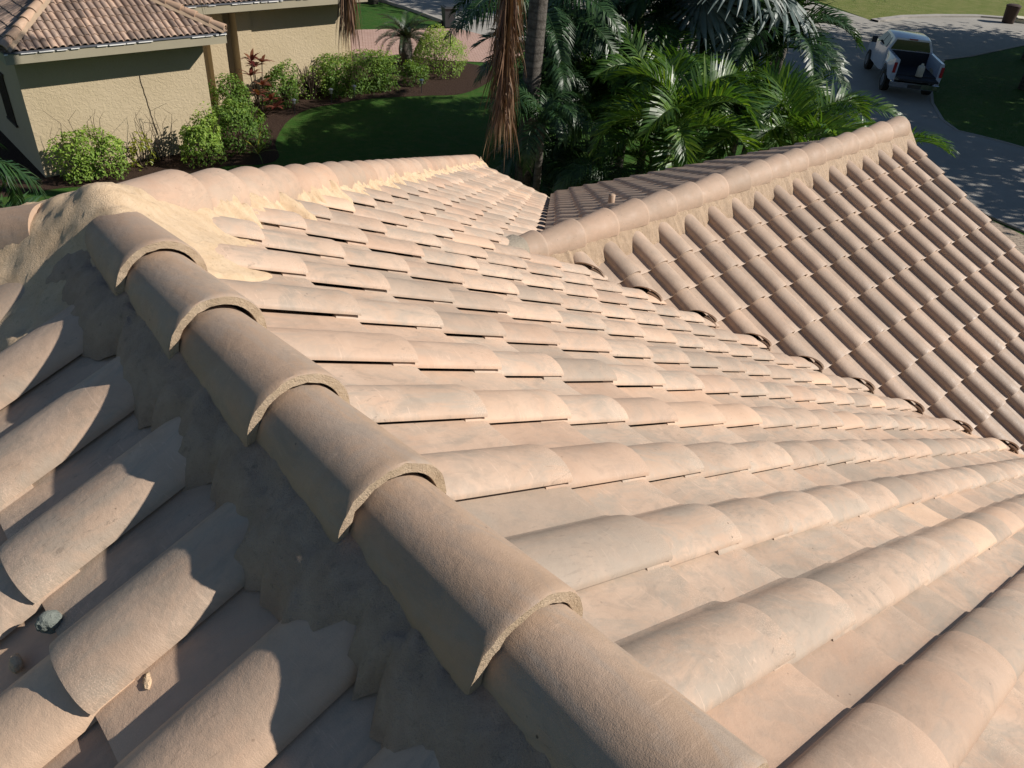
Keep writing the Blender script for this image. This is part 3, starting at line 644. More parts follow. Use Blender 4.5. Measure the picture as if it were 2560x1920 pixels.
def frond_mesh(name, L=2.2, n=46, ll=.55, wl=.032, a0=1.0, curve=1.9, vee=.5, droop=.35, fwd=.9, tw=0, seed=0, mat=None, stiff=False, pet=.12, tip=.45):
    """pinnate frond in local space: rises along +X/+Z, arches over; leaflets both sides"""
    r = np.random.default_rng(seed); S = 24; a = a0; p = np.zeros(3); path = [p.copy()]; tang = []
    for i in range(S):
        t = i/S; a = a0 - curve*(t**1.25); d = np.array([math.cos(a), math.sin(tw*t)*.3, math.sin(a)]); d /= np.linalg.norm(d); tang.append(d); p = p + d*L/S; path.append(p.copy())
    tang.append(tang[-1]); path = np.array(path); tang = np.array(tang)
    mb = MB(); mb.tube(path, np.linspace(.022, .004, len(path))*L/2, 5, .85, cap=False)
    V = []; Fs = []; TR = []; k = 0
    for i in range(n):
        t = pet + (1-pet)*(i+.5)/n; f = t*S; j = min(int(f), S-1); pt = path[j] + (path[j+1]-path[j])*(f-j); T = tang[j]
        side0 = np.array([0, 1., 0]); up = np.cross(T, side0); up = up if up[2] > 0 or abs(up[2]) < .3 else up
        prof = math.sin(math.pi*min(1, (t*.92+.08))**.85)**.6 if t < .97 else tip
        for sgn in (-1, 1):
            l = ll*max(prof, tip)*r.uniform(.88, 1.1); v = vee + r.normal(0, .14)
            fw = fwd*(.55+.6*t) + r.normal(0, .06)
            d = side0*sgn*math.cos(v)*math.cos(fw) + T*math.sin(fw) + (-up if up[2] < 0 else up)*math.sin(v)*math.cos(fw); d /= np.linalg.norm(d)
            wdir = np.cross(d, T); wdir = np.cross(d, wdir) if not stiff else T; wdir /= np.linalg.norm(wdir) + 1e-9
            ww = wl*r.uniform(.75, 1.15); q = pt.copy(); dd = d.copy(); tr = float(np.clip(r.normal(.5, .22) + (.25 if r.random() < .06 else 0), 0, 1))
            segs = 3; pts = []
            for s_ in range(segs+1):
                wd = ww*(0.55, 1.0, .8, .06)[s_]; pts.append(q + wdir*wd*.5); pts.append(q - wdir*wd*.5)
                q = q + dd*l/segs; dd = dd + np.array([0, 0, -droop*r.uniform(.6, 1.4)]); dd /= np.linalg.norm(dd)
            V += pts; TR += [tr]*8
            for s_ in range(segs): Fs.append((k+2*s_, k+2*s_+1, k+2*s_+3, k+2*s_+2))
            k += 8
    mb.add(np.array(V), np.array(Fs), np.array(TR))
    me_o = mb.build(name, mat or M_palm); return me_o
def place(meshobj, parent, loc, az, tilt=0, roll=0, s=1.0, name="frond"):
    o = bpy.data.objects.new(name, meshobj.data); sc.collection.objects.link(o)
    M_ = Matrix.Translation(Vector(loc)) @ Matrix.Rotation(az, 4, 'Z') @ Matrix.Rotation(-tilt, 4, 'Y') @ Matrix.Rotation(roll, 4, 'X') @ Matrix.Scale(s, 4)
    o.parent = parent; o.matrix_local = M_; return o
FR = {}
def get_frond(key, **kw):
    if key not in FR: FR[key] = [frond_mesh("frond", seed=i*7+hash_(key), **kw) for i in range(3)]
    return FR[key]
def hash_(s): return sum(ord(c)*(i+3) for i, c in enumerate(s)) % 997
def palm(name, label, loc, h, shaft, fronds, key, kw, lean=(0, 0), tr=.09, s=1.0, cat="palm tree", group=None, azoff=0, tilts=None, ends=None, green=True):
    t = empty(name, loc); tag(t, label, cat, group)
    lx, ly = lean; P_ = [(lx*(k/8)**1.6, ly*(k/8)**1.6, h*k/8) for k in range(9)]
    MB().tube(P_, np.linspace(tr*1.25, tr, 9), 12).build("trunk", M_trunk, t, True)
    top = Vector(P_[-1])
    if shaft:
        MB().tube([tuple(top + Vector((0, 0, -.01))), tuple(top + Vector((0, 0, shaft*.3))), tuple(top + Vector((0, 0, shaft)))], [tr*1.15, tr*1.25, tr*.5], 10).build("crownshaft", M_stem, t, True)
        top = top + Vector((0, 0, shaft))
    fm = get_frond(key, **kw); r = random.Random(hash_(name+label))
    for i in range(fronds):
        az = azoff + i*2.399 + r.uniform(-.2, .2); u_ = i/max(1, fronds-1)
        tilt = .35 - 1.05*u_ + r.uniform(-.1, .1) if tilts is None else tilts[0] + (tilts[1]-tilts[0])*u_ + r.uniform(-.08, .08)
        place(fm[i % 3], t, top - Vector((0, 0, .05*r.random()+(.12*u_ if shaft else 0))), az, tilt, r.uniform(-.35, .35), s*r.uniform(.85, 1.1))
    return t
areca = dict(L=2.3, n=50, ll=.62, wl=.040, a0=1.0, curve=1.75, vee=.45, droop=.30, fwd=.75)
bold = dict(L=2.1, n=46, ll=.66, wl=.044, a0=1.05, curve=2.1, vee=.75, droop=.22, fwd=.8)
droopy = dict(L=2.0, n=52, ll=.60, wl=.032, a0=.9, curve=2.4, vee=.1, droop=.7, fwd=.7, mat=M_palmd)
queen = dict(L=3.6, n=70, ll=.75, wl=.034, a0=.75, curve=2.0, vee=.25, droop=.75, fwd=.5, mat=M_palmd)
palm("palm_tree", "arching light green palm with smooth green trunk, just behind the wing roof ridge", (12.1, 8.8, 0), 2.3, .7, 13, "bold", dict(bold), tr=.085, s=.98)
palm("palm_tree", "upright green palm beside the far end of the wing roof ridge", (14.3, 7.6, 0), 2.2, .5, 13, "bold", dict(bold), tr=.07, s=1.0, azoff=1.1)
palm("palm_tree", "small dark drooping palm left of the palm cluster, against the big grey trunk", (10.9, 11.1, 0), 2.6, 0, 14, "droopy", dict(droopy), tr=.07, s=.72, tilts=(.5, -.4))
palm("palm_tree", "low green palm between the small drooping palm and the smooth green trunk", (11.6, 9.9, 0), 1.2, .4, 13, "droopy", dict(droopy), tr=.07, s=.8, azoff=.6)
palm("palm_tree", "bushy dark green palm in the middle of the cluster, under the silver fan palm", (13.9, 10.9, 0), 2.4, .4, 15, "areca", dict(areca), tr=.08, s=1.0, azoff=2.0)
palm("palm_tree", "feathery palm at the right of the cluster with fronds reaching toward the pickup", (16.2, 8.4, 0), 1.9, .4, 14, "areca", dict(areca), tr=.07, s=.95, azoff=.3)
palm("palm_tree", "dense dark palm behind the cluster, right of the silver fan palm", (18.4, 11.0, 0), 3.2, .4, 15, "areca2", dict(areca, mat=M_palmd), tr=.09, s=.95, azoff=.9)
palm("palm_tree", "dark palm with long hanging leaflets, left of the brown hanging frond", (12.6, 13.3, 0), 3.9, 0, 13, "queenlow", dict(queen, L=2.6), tr=.10, s=.95, azoff=2.3, tilts=(.3, -.35))
palm("palm_tree", "dark green palm behind the smooth green trunk at the top of the cluster", (15.2, 12.6, 0), 3.6, .4, 15, "areca2", dict(areca, mat=M_palmd), tr=.09, s=1.1, azoff=1.9)
palm("palm_tree", "shaded palm at the back of the cluster beside the road", (17.6, 13.6, 0), 3.2, .4, 14, "areca2", dict(areca, mat=M_palmd), tr=.09, s=1.1, azoff=.2)
palm("palm_tree", "tall palm whose crown stands above the cluster, behind the silver fan palm", (21.2, 12.4, 0), 5.2, .5, 16, "areca2", dict(areca, mat=M_palmd), tr=.11, s=1.3, azoff=.2)
palm("palm_tree", "palm with dark fronds hanging into the picture at the left edge, beside the tan wall", (.75, 12.3, 0), 2.7, .3, 14, "droopy", dict(droopy), tr=.09, s=.95, azoff=.2)
palm("palm_tree", "low dark palm in the bottom left of the garden, left of the tan wall corner", (1.2, 14.6, 0), 1.0, .3, 14, "areca2", dict(areca, mat=M_palmd), tr=.09, s=.9, azoff=1.2)

for i, (x, y, h_, sc_, k_, lb) in enumerate([(13.0, 9.9, 1.5, .95, "areca", "low green palm filling the gap behind the smooth green trunk"), (15.4, 9.6, 2.0, 1.0, "bold", "broad leaved green palm between the smooth trunk palm and the upright palm"),
    (17.6, 10.6, 3.2, 1.1, "areca2", "dark palm directly behind the upright palm"), (16.6, 12.6, 4.4, 1.2, "areca2", "tall dark palm right of the thick grey trunk, top of the picture"), (14.6, 14.2, 2.2, 1.1, "areca2", "dark palm in deep shade right of the thick grey trunk"),
    (16.9, 14.9, 1.6, 1.0, "areca2", "low dark palm at the rear left of the cluster beside the lawn"), (19.0, 15.0, 4.6, 1.25, "areca2", "tall dark palm at the back of the cluster beside the left road"), (12.0, 11.9, .9, .9, "droopy", "low drooping palm at the foot of the thick grey trunk"),
    (12.0, 12.4, 2.7, .82, "droopy", "dark palm just left of the brown hanging frond with long drooping leaflets"), (14.9, 13.3, 1.2, 1.0, "areca2", "low dark palm in the gap behind the small drooping palm"), (13.9, 12.4, 2.0, 1.0, "areca", "green palm in half shade right of the thick grey trunk"), (16.0, 13.6, 1.8, 1.1, "areca2", "shaded palm standing behind the middle of the cluster"),
    (17.9, 7.6, 1.2, .85, "areca", "low feathery palm at the cluster's right edge beside the driveway"), (21.3, 13.2, 5.0, 1.3, "areca2", "tallest dark palm at the back right of the cluster")]):
    palm("palm_tree", lb, (x, y, 0), h_, .35, 14, k_, dict(areca) if k_ == "areca" else dict(bold) if k_ == "bold" else dict(droopy) if k_ == "droopy" else dict(areca, mat=M_palmd), tr=.08, s=sc_, azoff=i*.7)
# queen palm with the brown hanging fronds
def hanging(parent, path, ll, n, wl=.02, mat=None, start=.45, seed=1, spread=.35):
    r = np.random.default_rng(seed); P_ = np.array(path, float); tt = np.linspace(0, 1, len(P_)); S = 40
    q = np.stack([np.interp(np.linspace(0, 1, S), tt, P_[:, k]) for k in range(3)], 1)
    mb = MB(); mb.tube(q, np.linspace(.035, .006, S), 5, .8, cap=False); V = []; Fs = []; TR = []; k = 0
    for i in range(n):
        t = start + (1-start)*r.random(); f = t*(S-1); j = min(int(f), S-2); pt = q[j] + (q[j+1]-q[j])*(f-j); T = q[j+1]-q[j]; T /= np.linalg.norm(T)
        az = r.uniform(0, 2*np.pi); out = np.array([math.cos(az), math.sin(az), 0])*spread*r.uniform(.3, 1.6)
        d = out + np.array([0, 0, -.55]) + T*.35; d /= np.linalg.norm(d); l = ll*r.uniform(.55, 1.15); ww = wl*r.uniform(.6, 1.3)
        wdir = np.cross(d, [math.cos(az*3), math.sin(az*3), .2]); wdir /= np.linalg.norm(wdir); c_ = pt.copy(); tr = float(np.clip(r.normal(.5, .28), 0, 1)); pts = []
        for s_ in range(5):
            wd = ww*(.6, 1, .9, .6, .08)[s_]; pts += [c_+wdir*wd/2, c_-wdir*wd/2]; c_ = c_ + d*l/4; d = d + np.array([r.normal(0, .06), r.normal(0, .06), -.5]); d /= np.linalg.norm(d)
        V += pts; TR += [tr]*10
        for s_ in range(4): Fs.append((k+2*s_, k+2*s_+1, k+2*s_+3, k+2*s_+2))
        k += 10
    mb.add(np.array(V), np.array(Fs), np.array(TR)); return mb.build("dead_frond", mat or M_dead, parent)
qp = palm("palm_tree", "tall palm with thick grey trunk and a long brown dead frond hanging in front", (11.22, 11.85, 0), 10.5, 0, 13, "queen", dict(queen), lean=(.35, .25), tr=.16, s=1.0, tilts=(.8, .1))
def rel(o, pts): return [tuple(np.array(p) - np.array(o.location)) for p in pts]
hanging(qp, rel(qp, [(11.59, 12.10, 10.51), (10.50, 11.34, 10.76), (9.66, 10.67, 9.92), (9.32, 10.46, 7.90), (9.24, 10.42, 5.89), (9.16, 10.33, 4.70), (9.08, 10.22, 3.45)]), 1.05, 1100, .022, seed=3, start=.50, spread=.34)
hanging(qp, rel(qp, [(11.59, 12.10, 10.59), (9.24, 11.76, 10.93), (7.31, 11.47, 9.84), (6.89, 11.41, 7.23), (6.86, 11.40, 5.89), (6.85, 11.38, 5.13)]), 1.0, 480, .017, seed=5, start=.66, spread=.2)
# bismarck fan palm
def fan_mesh(name, R=1.15, n=34, seed=0, pet=1.1, mat=None):
    r = np.random.default_rng(seed); mb = MB()
    P_ = [(pet*t, 0, .12*math.sin(t*2.2)) for t in np.linspace(0, 1, 6)]; mb.tube(P_, np.linspace(.035, .022, 6), 6, .8, cap=False); c = np.array(P_[-1]); V = []; Fs = []; k = 0; TR = []
    for i in range(n):
        a = (i/(n-1)-.5)*math.radians(285); l = R*(1-.18*abs(a)/2.4)*r.uniform(.93, 1.05); d = np.array([math.cos(a), math.sin(a), .10*(i % 2)-.05]); d /= np.linalg.norm(d)
        side = np.array([-math.sin(a), math.cos(a), 0]); up = np.array([0, 0, 1.]); tr = float(np.clip(r.normal(.5, .2), 0, 1)); dr = np.zeros(3)
        for t0, w_ in ((.04, .012), (.35, .075), (.68, .085), (.85, .045), (1.0, .006)):
            q = c + d*l*t0 + np.array([0, 0, -.42*l*t0**2.6]) + dr
            V += [q - side*w_*R*.55, q + up*.018*R, q + side*w_*R*.55]; TR += [tr]*3
        for s_ in range(4):
            b = k + 3*s_; Fs += [(b, b+1, b+4, b+3), (b+1, b+2, b+5, b+4)]
        k += 15
    mb.add(np.array(V), np.array(Fs), np.array(TR)); return mb.build(name, mat or M_silver)
bp_ = empty("fan_palm", (16.6, 11.7, 0)); tag(bp_, "silver blue fan palm with broad pleated leaves above the green palms", "palm tree")
MB().tube([(0, 0, 0), (.05, 0, 2.3), (.1, 0, 5.2)], [.24, .2, .18], 12).build("trunk", M_trunk, bp_, True)
fans = [fan_mesh("fan_leaf", seed=i) for i in range(3)]
for i in range(22):
    u_ = i/21; az = i*2.399+.4; place(fans[i % 3], bp_, (.1, 0, 5.15-.2*u_), az, .9-1.75*u_, random.uniform(-.3, .3), random.uniform(1.05, 1.25), "fan_leaf")
for L_ in list(FR.values()) + [fans]:
    for o in L_: bpy.data.objects.remove(o)
# tall palm outside the frame on the left whose dead fronds hang into the picture
lp = empty("palm_tree", (-1.5, 12.5, 0)); tag(lp, "tall palm left of the picture, its dry pale frond hanging over the brown roof", "palm tree")
MB().tube([(0, 0, 0), (.1, .0, 4.5), (.3, 0, 9)], [.22, .18, .16], 12).build("trunk", M_trunk, lp, True)
M_straw = leaf_mat("straw_leaf", (.20, .13, .08, 1), (.34, .26, .17, 1), (.42, .33, .22, 1), .5, .4, .15)
hanging(lp, rel(lp, [(-1.2, 12.5, 9.0), (1.5, 11.6, 8.9), (3.6, 11.0, 7.7), (4.25, 10.9, 6.4), (4.35, 10.9, 5.75)]), .80, 90, .013, M_straw, seed=9, start=.6, spread=.28)

def shrub(name, label, loc, rx, ry, h, n, ls, mat, seed=0, boxy=False, stems=10, cat="shrub", holes=.35, group=None, z0=.12, lump=.42):
    r = np.random.default_rng(seed+100); t = empty(name, loc); tag(t, label, cat, group)
    K = 16; lc = r.normal(0, 1, (K, 3)); lc /= np.linalg.norm(lc, axis=1)[:, None]; la = r.uniform(-lump, lump, K)
    D = r.normal(0, 1, (n*2, 3)); D /= np.linalg.norm(D, axis=1)[:, None]; D[:, 2] = np.where(D[:, 2] < -.35, -D[:, 2], D[:, 2]) if not boxy else D[:, 2]
    rad = 1 + (np.exp(-((D[:, None, :]-lc[None])**2).sum(2)*5)*la).sum(1)
    s_ = r.uniform(.3, 1, n*2)**.33
    if boxy:
        Q = r.uniform(-1, 1, (n*2, 3)); m_ = np.abs(Q).max(1); keep = m_ > .62; Q = Q[keep]; D = Q.copy(); P_ = np.stack([Q[:, 0]*rx, Q[:, 1]*ry, h/2+Q[:, 2]*h/2], 1)
        P_ += (np.sin(P_[:, :1]*5)+np.sin(P_[:, 1:2]*6+1))*.03 + r.normal(0, .03, P_.shape)
        D /= np.linalg.norm(D, axis=1)[:, None]
    else:
        P_ = D*s_[:, None]*rad[:, None]*np.array([rx, ry, h*.66]); P_[:, 2] += h*.26; 
    g3 = np.sin(P_[:, 0]*9+seed)*np.sin(P_[:, 1]*8+2*seed)*np.sin(P_[:, 2]*10+seed*.7)
    kp = (g3 > -holes) & (P_[:, 2] > .03); P_ = P_[kp][:n]; D = D[kp][:n]; n = len(P_)
    nn = D*.6 + r.normal(0, .55, (n, 3)) + np.array([.2, -.25, .5]); nn /= np.linalg.norm(nn, axis=1)[:, None]
    a = np.cross(nn, r.normal(0, 1, (n, 3))); a /= np.linalg.norm(a, axis=1)[:, None]; b = np.cross(nn, a)
    sz = ls*r.uniform(.6, 1.35, n)[:, None]
    V = np.stack([P_-a*sz, P_-b*sz*.45+nn*sz*.12, P_+a*sz, P_+b*sz*.45+nn*sz*.12], 1).reshape(-1, 3)
    F_ = np.arange(4*n).reshape(n, 4)
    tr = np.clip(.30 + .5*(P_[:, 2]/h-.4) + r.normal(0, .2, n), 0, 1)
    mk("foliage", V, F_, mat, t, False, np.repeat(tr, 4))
    sm = MB()
    for i in range(stems):
        az = r.uniform(0, 6.28); rr_ = r.uniform(.3, .8); e = np.array([math.cos(az)*rx*rr_, math.sin(az)*ry*rr_, h*r.uniform(.6, .9)]); b0 = np.array([math.cos(az)*rx*(.6 if boxy else .12), math.sin(az)*ry*.12, 0])
        sm.tube([b0, b0*.3+e*.5+r.normal(0, .02, 3), e], [.014, .010, .005], 5, cap=False)
    if stems: sm.build("stems", M_twig, t)
    return t
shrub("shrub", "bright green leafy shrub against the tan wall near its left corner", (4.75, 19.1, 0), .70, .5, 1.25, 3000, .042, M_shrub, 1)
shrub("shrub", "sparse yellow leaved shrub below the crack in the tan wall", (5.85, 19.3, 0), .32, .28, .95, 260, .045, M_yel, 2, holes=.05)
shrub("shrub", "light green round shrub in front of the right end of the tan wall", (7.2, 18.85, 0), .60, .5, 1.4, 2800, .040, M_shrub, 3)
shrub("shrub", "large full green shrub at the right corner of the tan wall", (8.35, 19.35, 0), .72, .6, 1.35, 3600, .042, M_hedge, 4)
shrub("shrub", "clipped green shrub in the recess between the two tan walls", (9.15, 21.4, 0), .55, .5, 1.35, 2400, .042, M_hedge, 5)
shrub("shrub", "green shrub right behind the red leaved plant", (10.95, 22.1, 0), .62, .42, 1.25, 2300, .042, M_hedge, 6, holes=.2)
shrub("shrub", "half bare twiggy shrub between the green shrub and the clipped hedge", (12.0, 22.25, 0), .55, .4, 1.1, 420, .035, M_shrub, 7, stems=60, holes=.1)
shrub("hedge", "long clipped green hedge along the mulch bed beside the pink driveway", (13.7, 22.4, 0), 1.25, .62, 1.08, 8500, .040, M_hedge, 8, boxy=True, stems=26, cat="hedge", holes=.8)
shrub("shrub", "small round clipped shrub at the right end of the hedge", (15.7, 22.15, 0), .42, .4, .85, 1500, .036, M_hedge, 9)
shrub("shrub", "big loose yellow green bush beside the cycad", (17.3, 23.1, 0), .90, .85, 1.4, 5600, .036, M_shrub, 10)
# twigs on shrubs
for o, n_, h0, h1, sd in (((4.6, 19.2), 12, .9, 1.6, 1), ((6.4, 19.5), 16, .5, 1.5, 2)):
    t = empty("twiggy_plant", (o[0], o[1], 0)); tag(t, "thin bare stems standing up against the tan wall " + ("above the leftmost shrub" if sd == 1 else "between yellow and round shrubs"), "plant"); sm = MB(); r = np.random.default_rng(sd)
    for i in range(n_):
        x = r.uniform(-.9, .8)*(.8 if sd == 1 else .5); e = r.uniform(h0, h1); sm.tube([(x*.5, 0, 0), (x*.8, r.normal(0, .08), e*.5), (x+r.normal(0, .08), r.normal(0, .08), e*.85), (x+r.normal(0, .14), r.normal(0, .1), e)], [.008, .007, .005, .003], 4, cap=False)
    sm.build("stems", M_twig, t)
def rosette_plant(name, label, loc, tiers, mat, ll=.42, wl=.10, cat="plant", stem=True, n=9):
    t = empty(name, loc); tag(t, label, cat); mb = MB(); r = np.random.default_rng(5); V = []; Fs = []; TR = []; k = 0
    for (x, y, z) in tiers:
        for i in range(n):
            az = i*2.399 + r.uniform(-.3, .3); e = r.uniform(.2, 1.0); d = np.array([math.cos(az)*math.cos(e), math.sin(az)*math.cos(e), math.sin(e)]); sd = np.array([-math.sin(az), math.cos(az), 0]); q = np.array([x, y, z]); l = ll*r.uniform(.7, 1.1); pts = []; tr = r.uniform(0, 1)
            for s_ in range(4):
                w_ = wl*(.3, 1, .8, .08)[s_]; pts += [q+sd*w_/2, q-sd*w_/2]; q = q + d*l/3; d = d + np.array([0, 0, -.35]); d /= np.linalg.norm(d)
            V += pts; TR += [tr]*8
            for s_ in range(3): Fs.append((k+2*s_, k+2*s_+1, k+2*s_+3, k+2*s_+2))
            k += 8
    mk("leaves", np.array(V), np.array(Fs), mat, t, False, np.array(TR))
    if stem:
        sm = MB()
        for (x, y, z) in tiers: sm.tube([(x*.3, y*.3, 0), (x, y, z)], [.016, .012], 6)
        sm.build("stems", M_twig, t)
    return t
rosette_plant("red_plant", "tall red leaved plant at the corner of the mulch bed by the recess", (10.05, 21.7, 0), [(-.1, 0, 1.45), (.25, .1, 1.35), (-.15, .05, 1.05), (.1, -.1, .8), (-.05, -.1, .55), (.25, -.2, .4), (.3, -.35, .22), (0, .1, 1.25)], M_red, .40, .10)
rosette_plant("spiky_plant", "small plant with long thin pale leaves in front of the large green shrub", (8.35, 18.45, 0), [(0, 0, .15)], M_yel, .62, .035, stem=False, n=11)
cy = empty("cycad", (17.0, 24.5, 0)); tag(cy, "dark stiff leaved cycad with short trunk beside the pink driveway", "cycad")
MB().tube([(0, 0, 0), (0, 0, .5), (0, 0, .85)], [.22, .24, .18], 12).build("trunk", M_trunk, cy, True)
cf = [frond_mesh("frond", L=1.25, n=60, ll=.20, wl=.016, a0=.9, curve=1.35, vee=.45, droop=.0, fwd=.7, seed=i, mat=M_cyc, stiff=True, pet=.08) for i in range(2)]
for i in range(30):
    u_ = i/29; place(cf[i % 2], cy, (0, 0, .85), i*2.399, .35-1.25*u_, 0, random.uniform(.9, 1.1))
for o in cf: bpy.data.objects.remove(o)
# broadleaf trees
def tree(label, loc, h, rc, n, seed, tr=.2, group="shade trees along the road", flatn=.7, leaf=.19, cl=.31):
    r = np.random.default_rng(seed); t = empty("shade_tree", loc); tag(t, label, "tree", group); mb = MB()
    mb.tube([(0, 0, 0), (.1, .05, h*.3), (.0, .15, h*.62)], [tr*1.25, tr, tr*.7], 10); C_ = []
    for i in range(9):
        az = i*2.399; q = np.array([math.cos(az)*rc*r.uniform(.35, .75), math.sin(az)*rc*r.uniform(.35, .75), h*r.uniform(.8, 1.05)]); C_.append(q); mb.tube([(0, .1, h*.5), tuple(q*np.array([.5, .5, .85])), tuple(q)], [tr*.45, tr*.25, tr*.08], 6, cap=False)
    mb.build("trunk", M_trunk, t, True)
    V = []; per = n//len(C_)
    P_ = np.concatenate([c + r.normal(0, 1, (per, 3))*np.array([rc*cl, rc*cl, rc*cl*flatn]) for c in C_]); n = len(P_)
    nn = r.normal(0, .6, (n, 3)) + np.array([0, 0, .8]); nn /= np.linalg.norm(nn, axis=1)[:, None]; a = np.cross(nn, r.normal(0, 1, (n, 3))); a /= np.linalg.norm(a, axis=1)[:, None]; b = np.cross(nn, a); sz = leaf*r.uniform(.6, 1.3, n)[:, None]
    V = np.stack([P_-a*sz, P_-b*sz*.5, P_+a*sz, P_+b*sz*.5], 1).reshape(-1, 3)
    mk("crown", V, np.arange(4*n).reshape(n, 4), M_treeleaf, t, False, np.repeat(r.uniform(0, 1, n), 4)); return t
tree("shade tree with grey trunk standing on the lawn right of the pickup", (37.1, 10.7, 0), 7.5, 3.6, 5200, 1, .24)
tree("shade tree behind the first, near the round end of the road", (43.2, 12.9, 0), 8, 3.6, 5200, 2, .22)
for i, (x, y, hh, rc) in enumerate([(37.6, 4.8, 8, 4.6), (46.5, 5.5, 8, 4.6), (34.5, 1.5, 8, 4.2), (52, 8, 8, 4), (32.5, -3, 7.5, 3.6), (38, -1, 8, 4), (39.2, 7.6, 8, 4.4)]):
    tree("leafy shade tree right of the picture beside the driveway, number %s from the pickup" % ("one two three four five six seven".split()[i]), (x, y, 0), hh, rc, 2600 if i in (2, 4, 5) else 7600, 10+i, .22, leaf=.21 if i in (2, 4, 5) else .19, cl=.17 if i in (2, 4, 5) else .31)
tree("tree with grey trunk at the far tip of the sunny lawn by the road", (21.6, 33.9, 0), 8, 3.2, 4500, 30, .3)
tree("tree beside the road behind the palm cluster", (35.5, 25.5, 0), 8.5, 4.2, 6000, 31, .22)
tree("tree across the road behind the rubbish bin", (40, 30, 0), 8.5, 4.2, 6000, 33, .22)

# ================================================================== things
M_blackp = flat("black_plastic", (.025, .027, .03, 1), .45, .5, 0, .1)
M_greyp = flat("grey_plastic", (.045, .048, .052, 1), .5, .4, 0, .1)
M_rub = flat("rubber", (.02, .02, .02, 1), .8)
M_cream = flat("cream_plastic", (.62, .58, .44, 1), .5)
bn = empty("wheeled_bin", (21.95, 28.5, 0), -.35); bn.scale = (.80,)*3; tag(bn, "dark wheeled rubbish bin with lid at the kerb, end of the pink driveway", "bin")
b_ = MB(); 
for (z0, z1, a0, a1) in ((.06, .98, .46, .60),):
    V = [(-a0/2, -a0*.55, z0), (a0/2, -a0*.55, z0), (a0/2, a0*.55, z0), (-a0/2, a0*.55, z0), (-a1/2, -a1*.6, z1), (a1/2, -a1*.6, z1), (a1/2, a1*.6, z1), (-a1/2, a1*.6, z1)]
    b_.add(V, [(3, 2, 1, 0), (4, 5, 6, 7), (0, 1, 5, 4), (1, 2, 6, 5), (2, 3, 7, 6), (3, 0, 4, 7)])
b_.box((0, 0, .965), (.64, .76, .04)); bo = b_.build("body", M_greyp, bn)
ld = MB(); ld.box((0, -.02, 1.01), (.66, .80, .045), taper=.94); ld.box((0, -.02, 1.05), (.5, .6, .03), taper=.9); ld.build("lid", M_blackp, bn)
for sx in (-1, 1): MB().tube([(sx*.25, .25, .14), (sx*.30, .25, .14)], .14, 16).build("wheel", M_rub, bn)
MB().tube([(-.25, .44, .95), (.25, .44, .95)], .018, 8).build("handle", M_blackp, bn)
tb = empty("round_bin", (52.3, 17.35, 0)); tag(tb, "dark brown round rubbish bin standing on the kerb far across the road", "bin")
M_dkbr = flat("dark_brown_plastic", (.05, .03, .022, 1), .7)
MB().tube([(0, 0, 0), (0, 0, .1), (0, 0, .8), (0, 0, .86), (0, 0, .9)], [.30, .31, .36, .39, .38], 20).build("body", M_dkbr, tb, True)
MB().tube([(0, 0, .9), (0, 0, .96)], [.39, .25], 20).build("lid", M_dkbr, tb)
bx_ = empty("cardboard_box", (53.6, 17.1, 0), .4); tag(bx_, "pale flattened carton lying beside the dark round bin", "box")
MB().box((0, 0, .09), (1.0, .7, .18)).build("body", M_cream, bx_); MB().box((-.1, .1, .24), (.9, .5, .03), .2).build("flap", M_cream, bx_)
# path lights
M_lamp = flat("brushed_metal", (.45, .46, .48, 1), .3, .5, .8)
for x, y, lb in ((15.35, 21.25, "small dark path light in the mulch at the right end of the hedge"), (13.1, 21.62, "small path light in the mulch in front of the clipped hedge"), (10.85, 21.2, "small silver path light beside the red leaved plant"), (12.3, 21.62, "small path light in the mulch below the twiggy shrub")):
    t = empty("path_light", (x, y, 0)); tag(t, lb, "garden light", "path lights in the mulch bed")
    MB().tube([(0, 0, 0), (0, 0, .32)], .01, 6).build("stake", M_blackp, t); MB().tube([(0, 0, .30), (0, 0, .40)], .045, 12).build("glass", M_lamp, t)
    MB().tube([(0, 0, .40), (0, 0, .415), (0, 0, .445)], [.075, .078, .03], 14).build("cap", M_lamp, t)
# vent pipe on the wing's back slope
vt = empty("vent_pipe", (5.46, 4.55, ZE-TB*(4.55-YR)-.02)); tag(vt, "short painted vent pipe standing on the shaded back slope of the wing", "vent pipe")
MB().tube([(0, 0, 0), (0, 0, .19)], .032, 14).build("pipe", M_cap, vt, True); MB().tube([(0, 0, -.02), (0, 0, .03), (0, 0, .06)], [.11, .075, .036], 16).build("flashing", M_cap, vt, True)
# broken mortar lumps
def lump(label, loc, s, mat, seed):
    bm = bmesh.new(); bmesh.ops.create_icosphere(bm, subdivisions=3, radius=1); r = np.random.default_rng(seed)
    d = r.normal(0, 1, (9, 3)); d /= np.linalg.norm(d, axis=1)[:, None]
    for v in bm.verts:
        c = np.array(v.co); k = sum(max(0, c@q-.35)*a for q, a in zip(d, r.uniform(-.5, .4, 9)*0+np.linspace(-.45, .35, 9))); v.co = v.co*(1+k+r.normal(0, .05)); v.co.x *= s[0]; v.co.y *= s[1]; v.co.z *= s[2]
    me = bpy.data.meshes.new("mortar_lump"); bm.to_mesh(me); bm.free(); me.materials.append(mat); o = bpy.data.objects.new("mortar_lump", me); sc.collection.objects.link(o); o.location = loc; o.rotation_euler = (0, 0, seed)
    tag(o, label, "mortar lump", "crumbs of mortar on the shaded slope"); return o
M_green = mortar_material("weathered_mortar", (.17, .19, .17, 1), (.23, .25, .22, 1), (.10, .11, .10, 1))
lump("crumbled pale mortar lump in the sunlit channel beside the second roll", (.127, .969, 6.155), (.019, .010, .009), M_sand, 1)
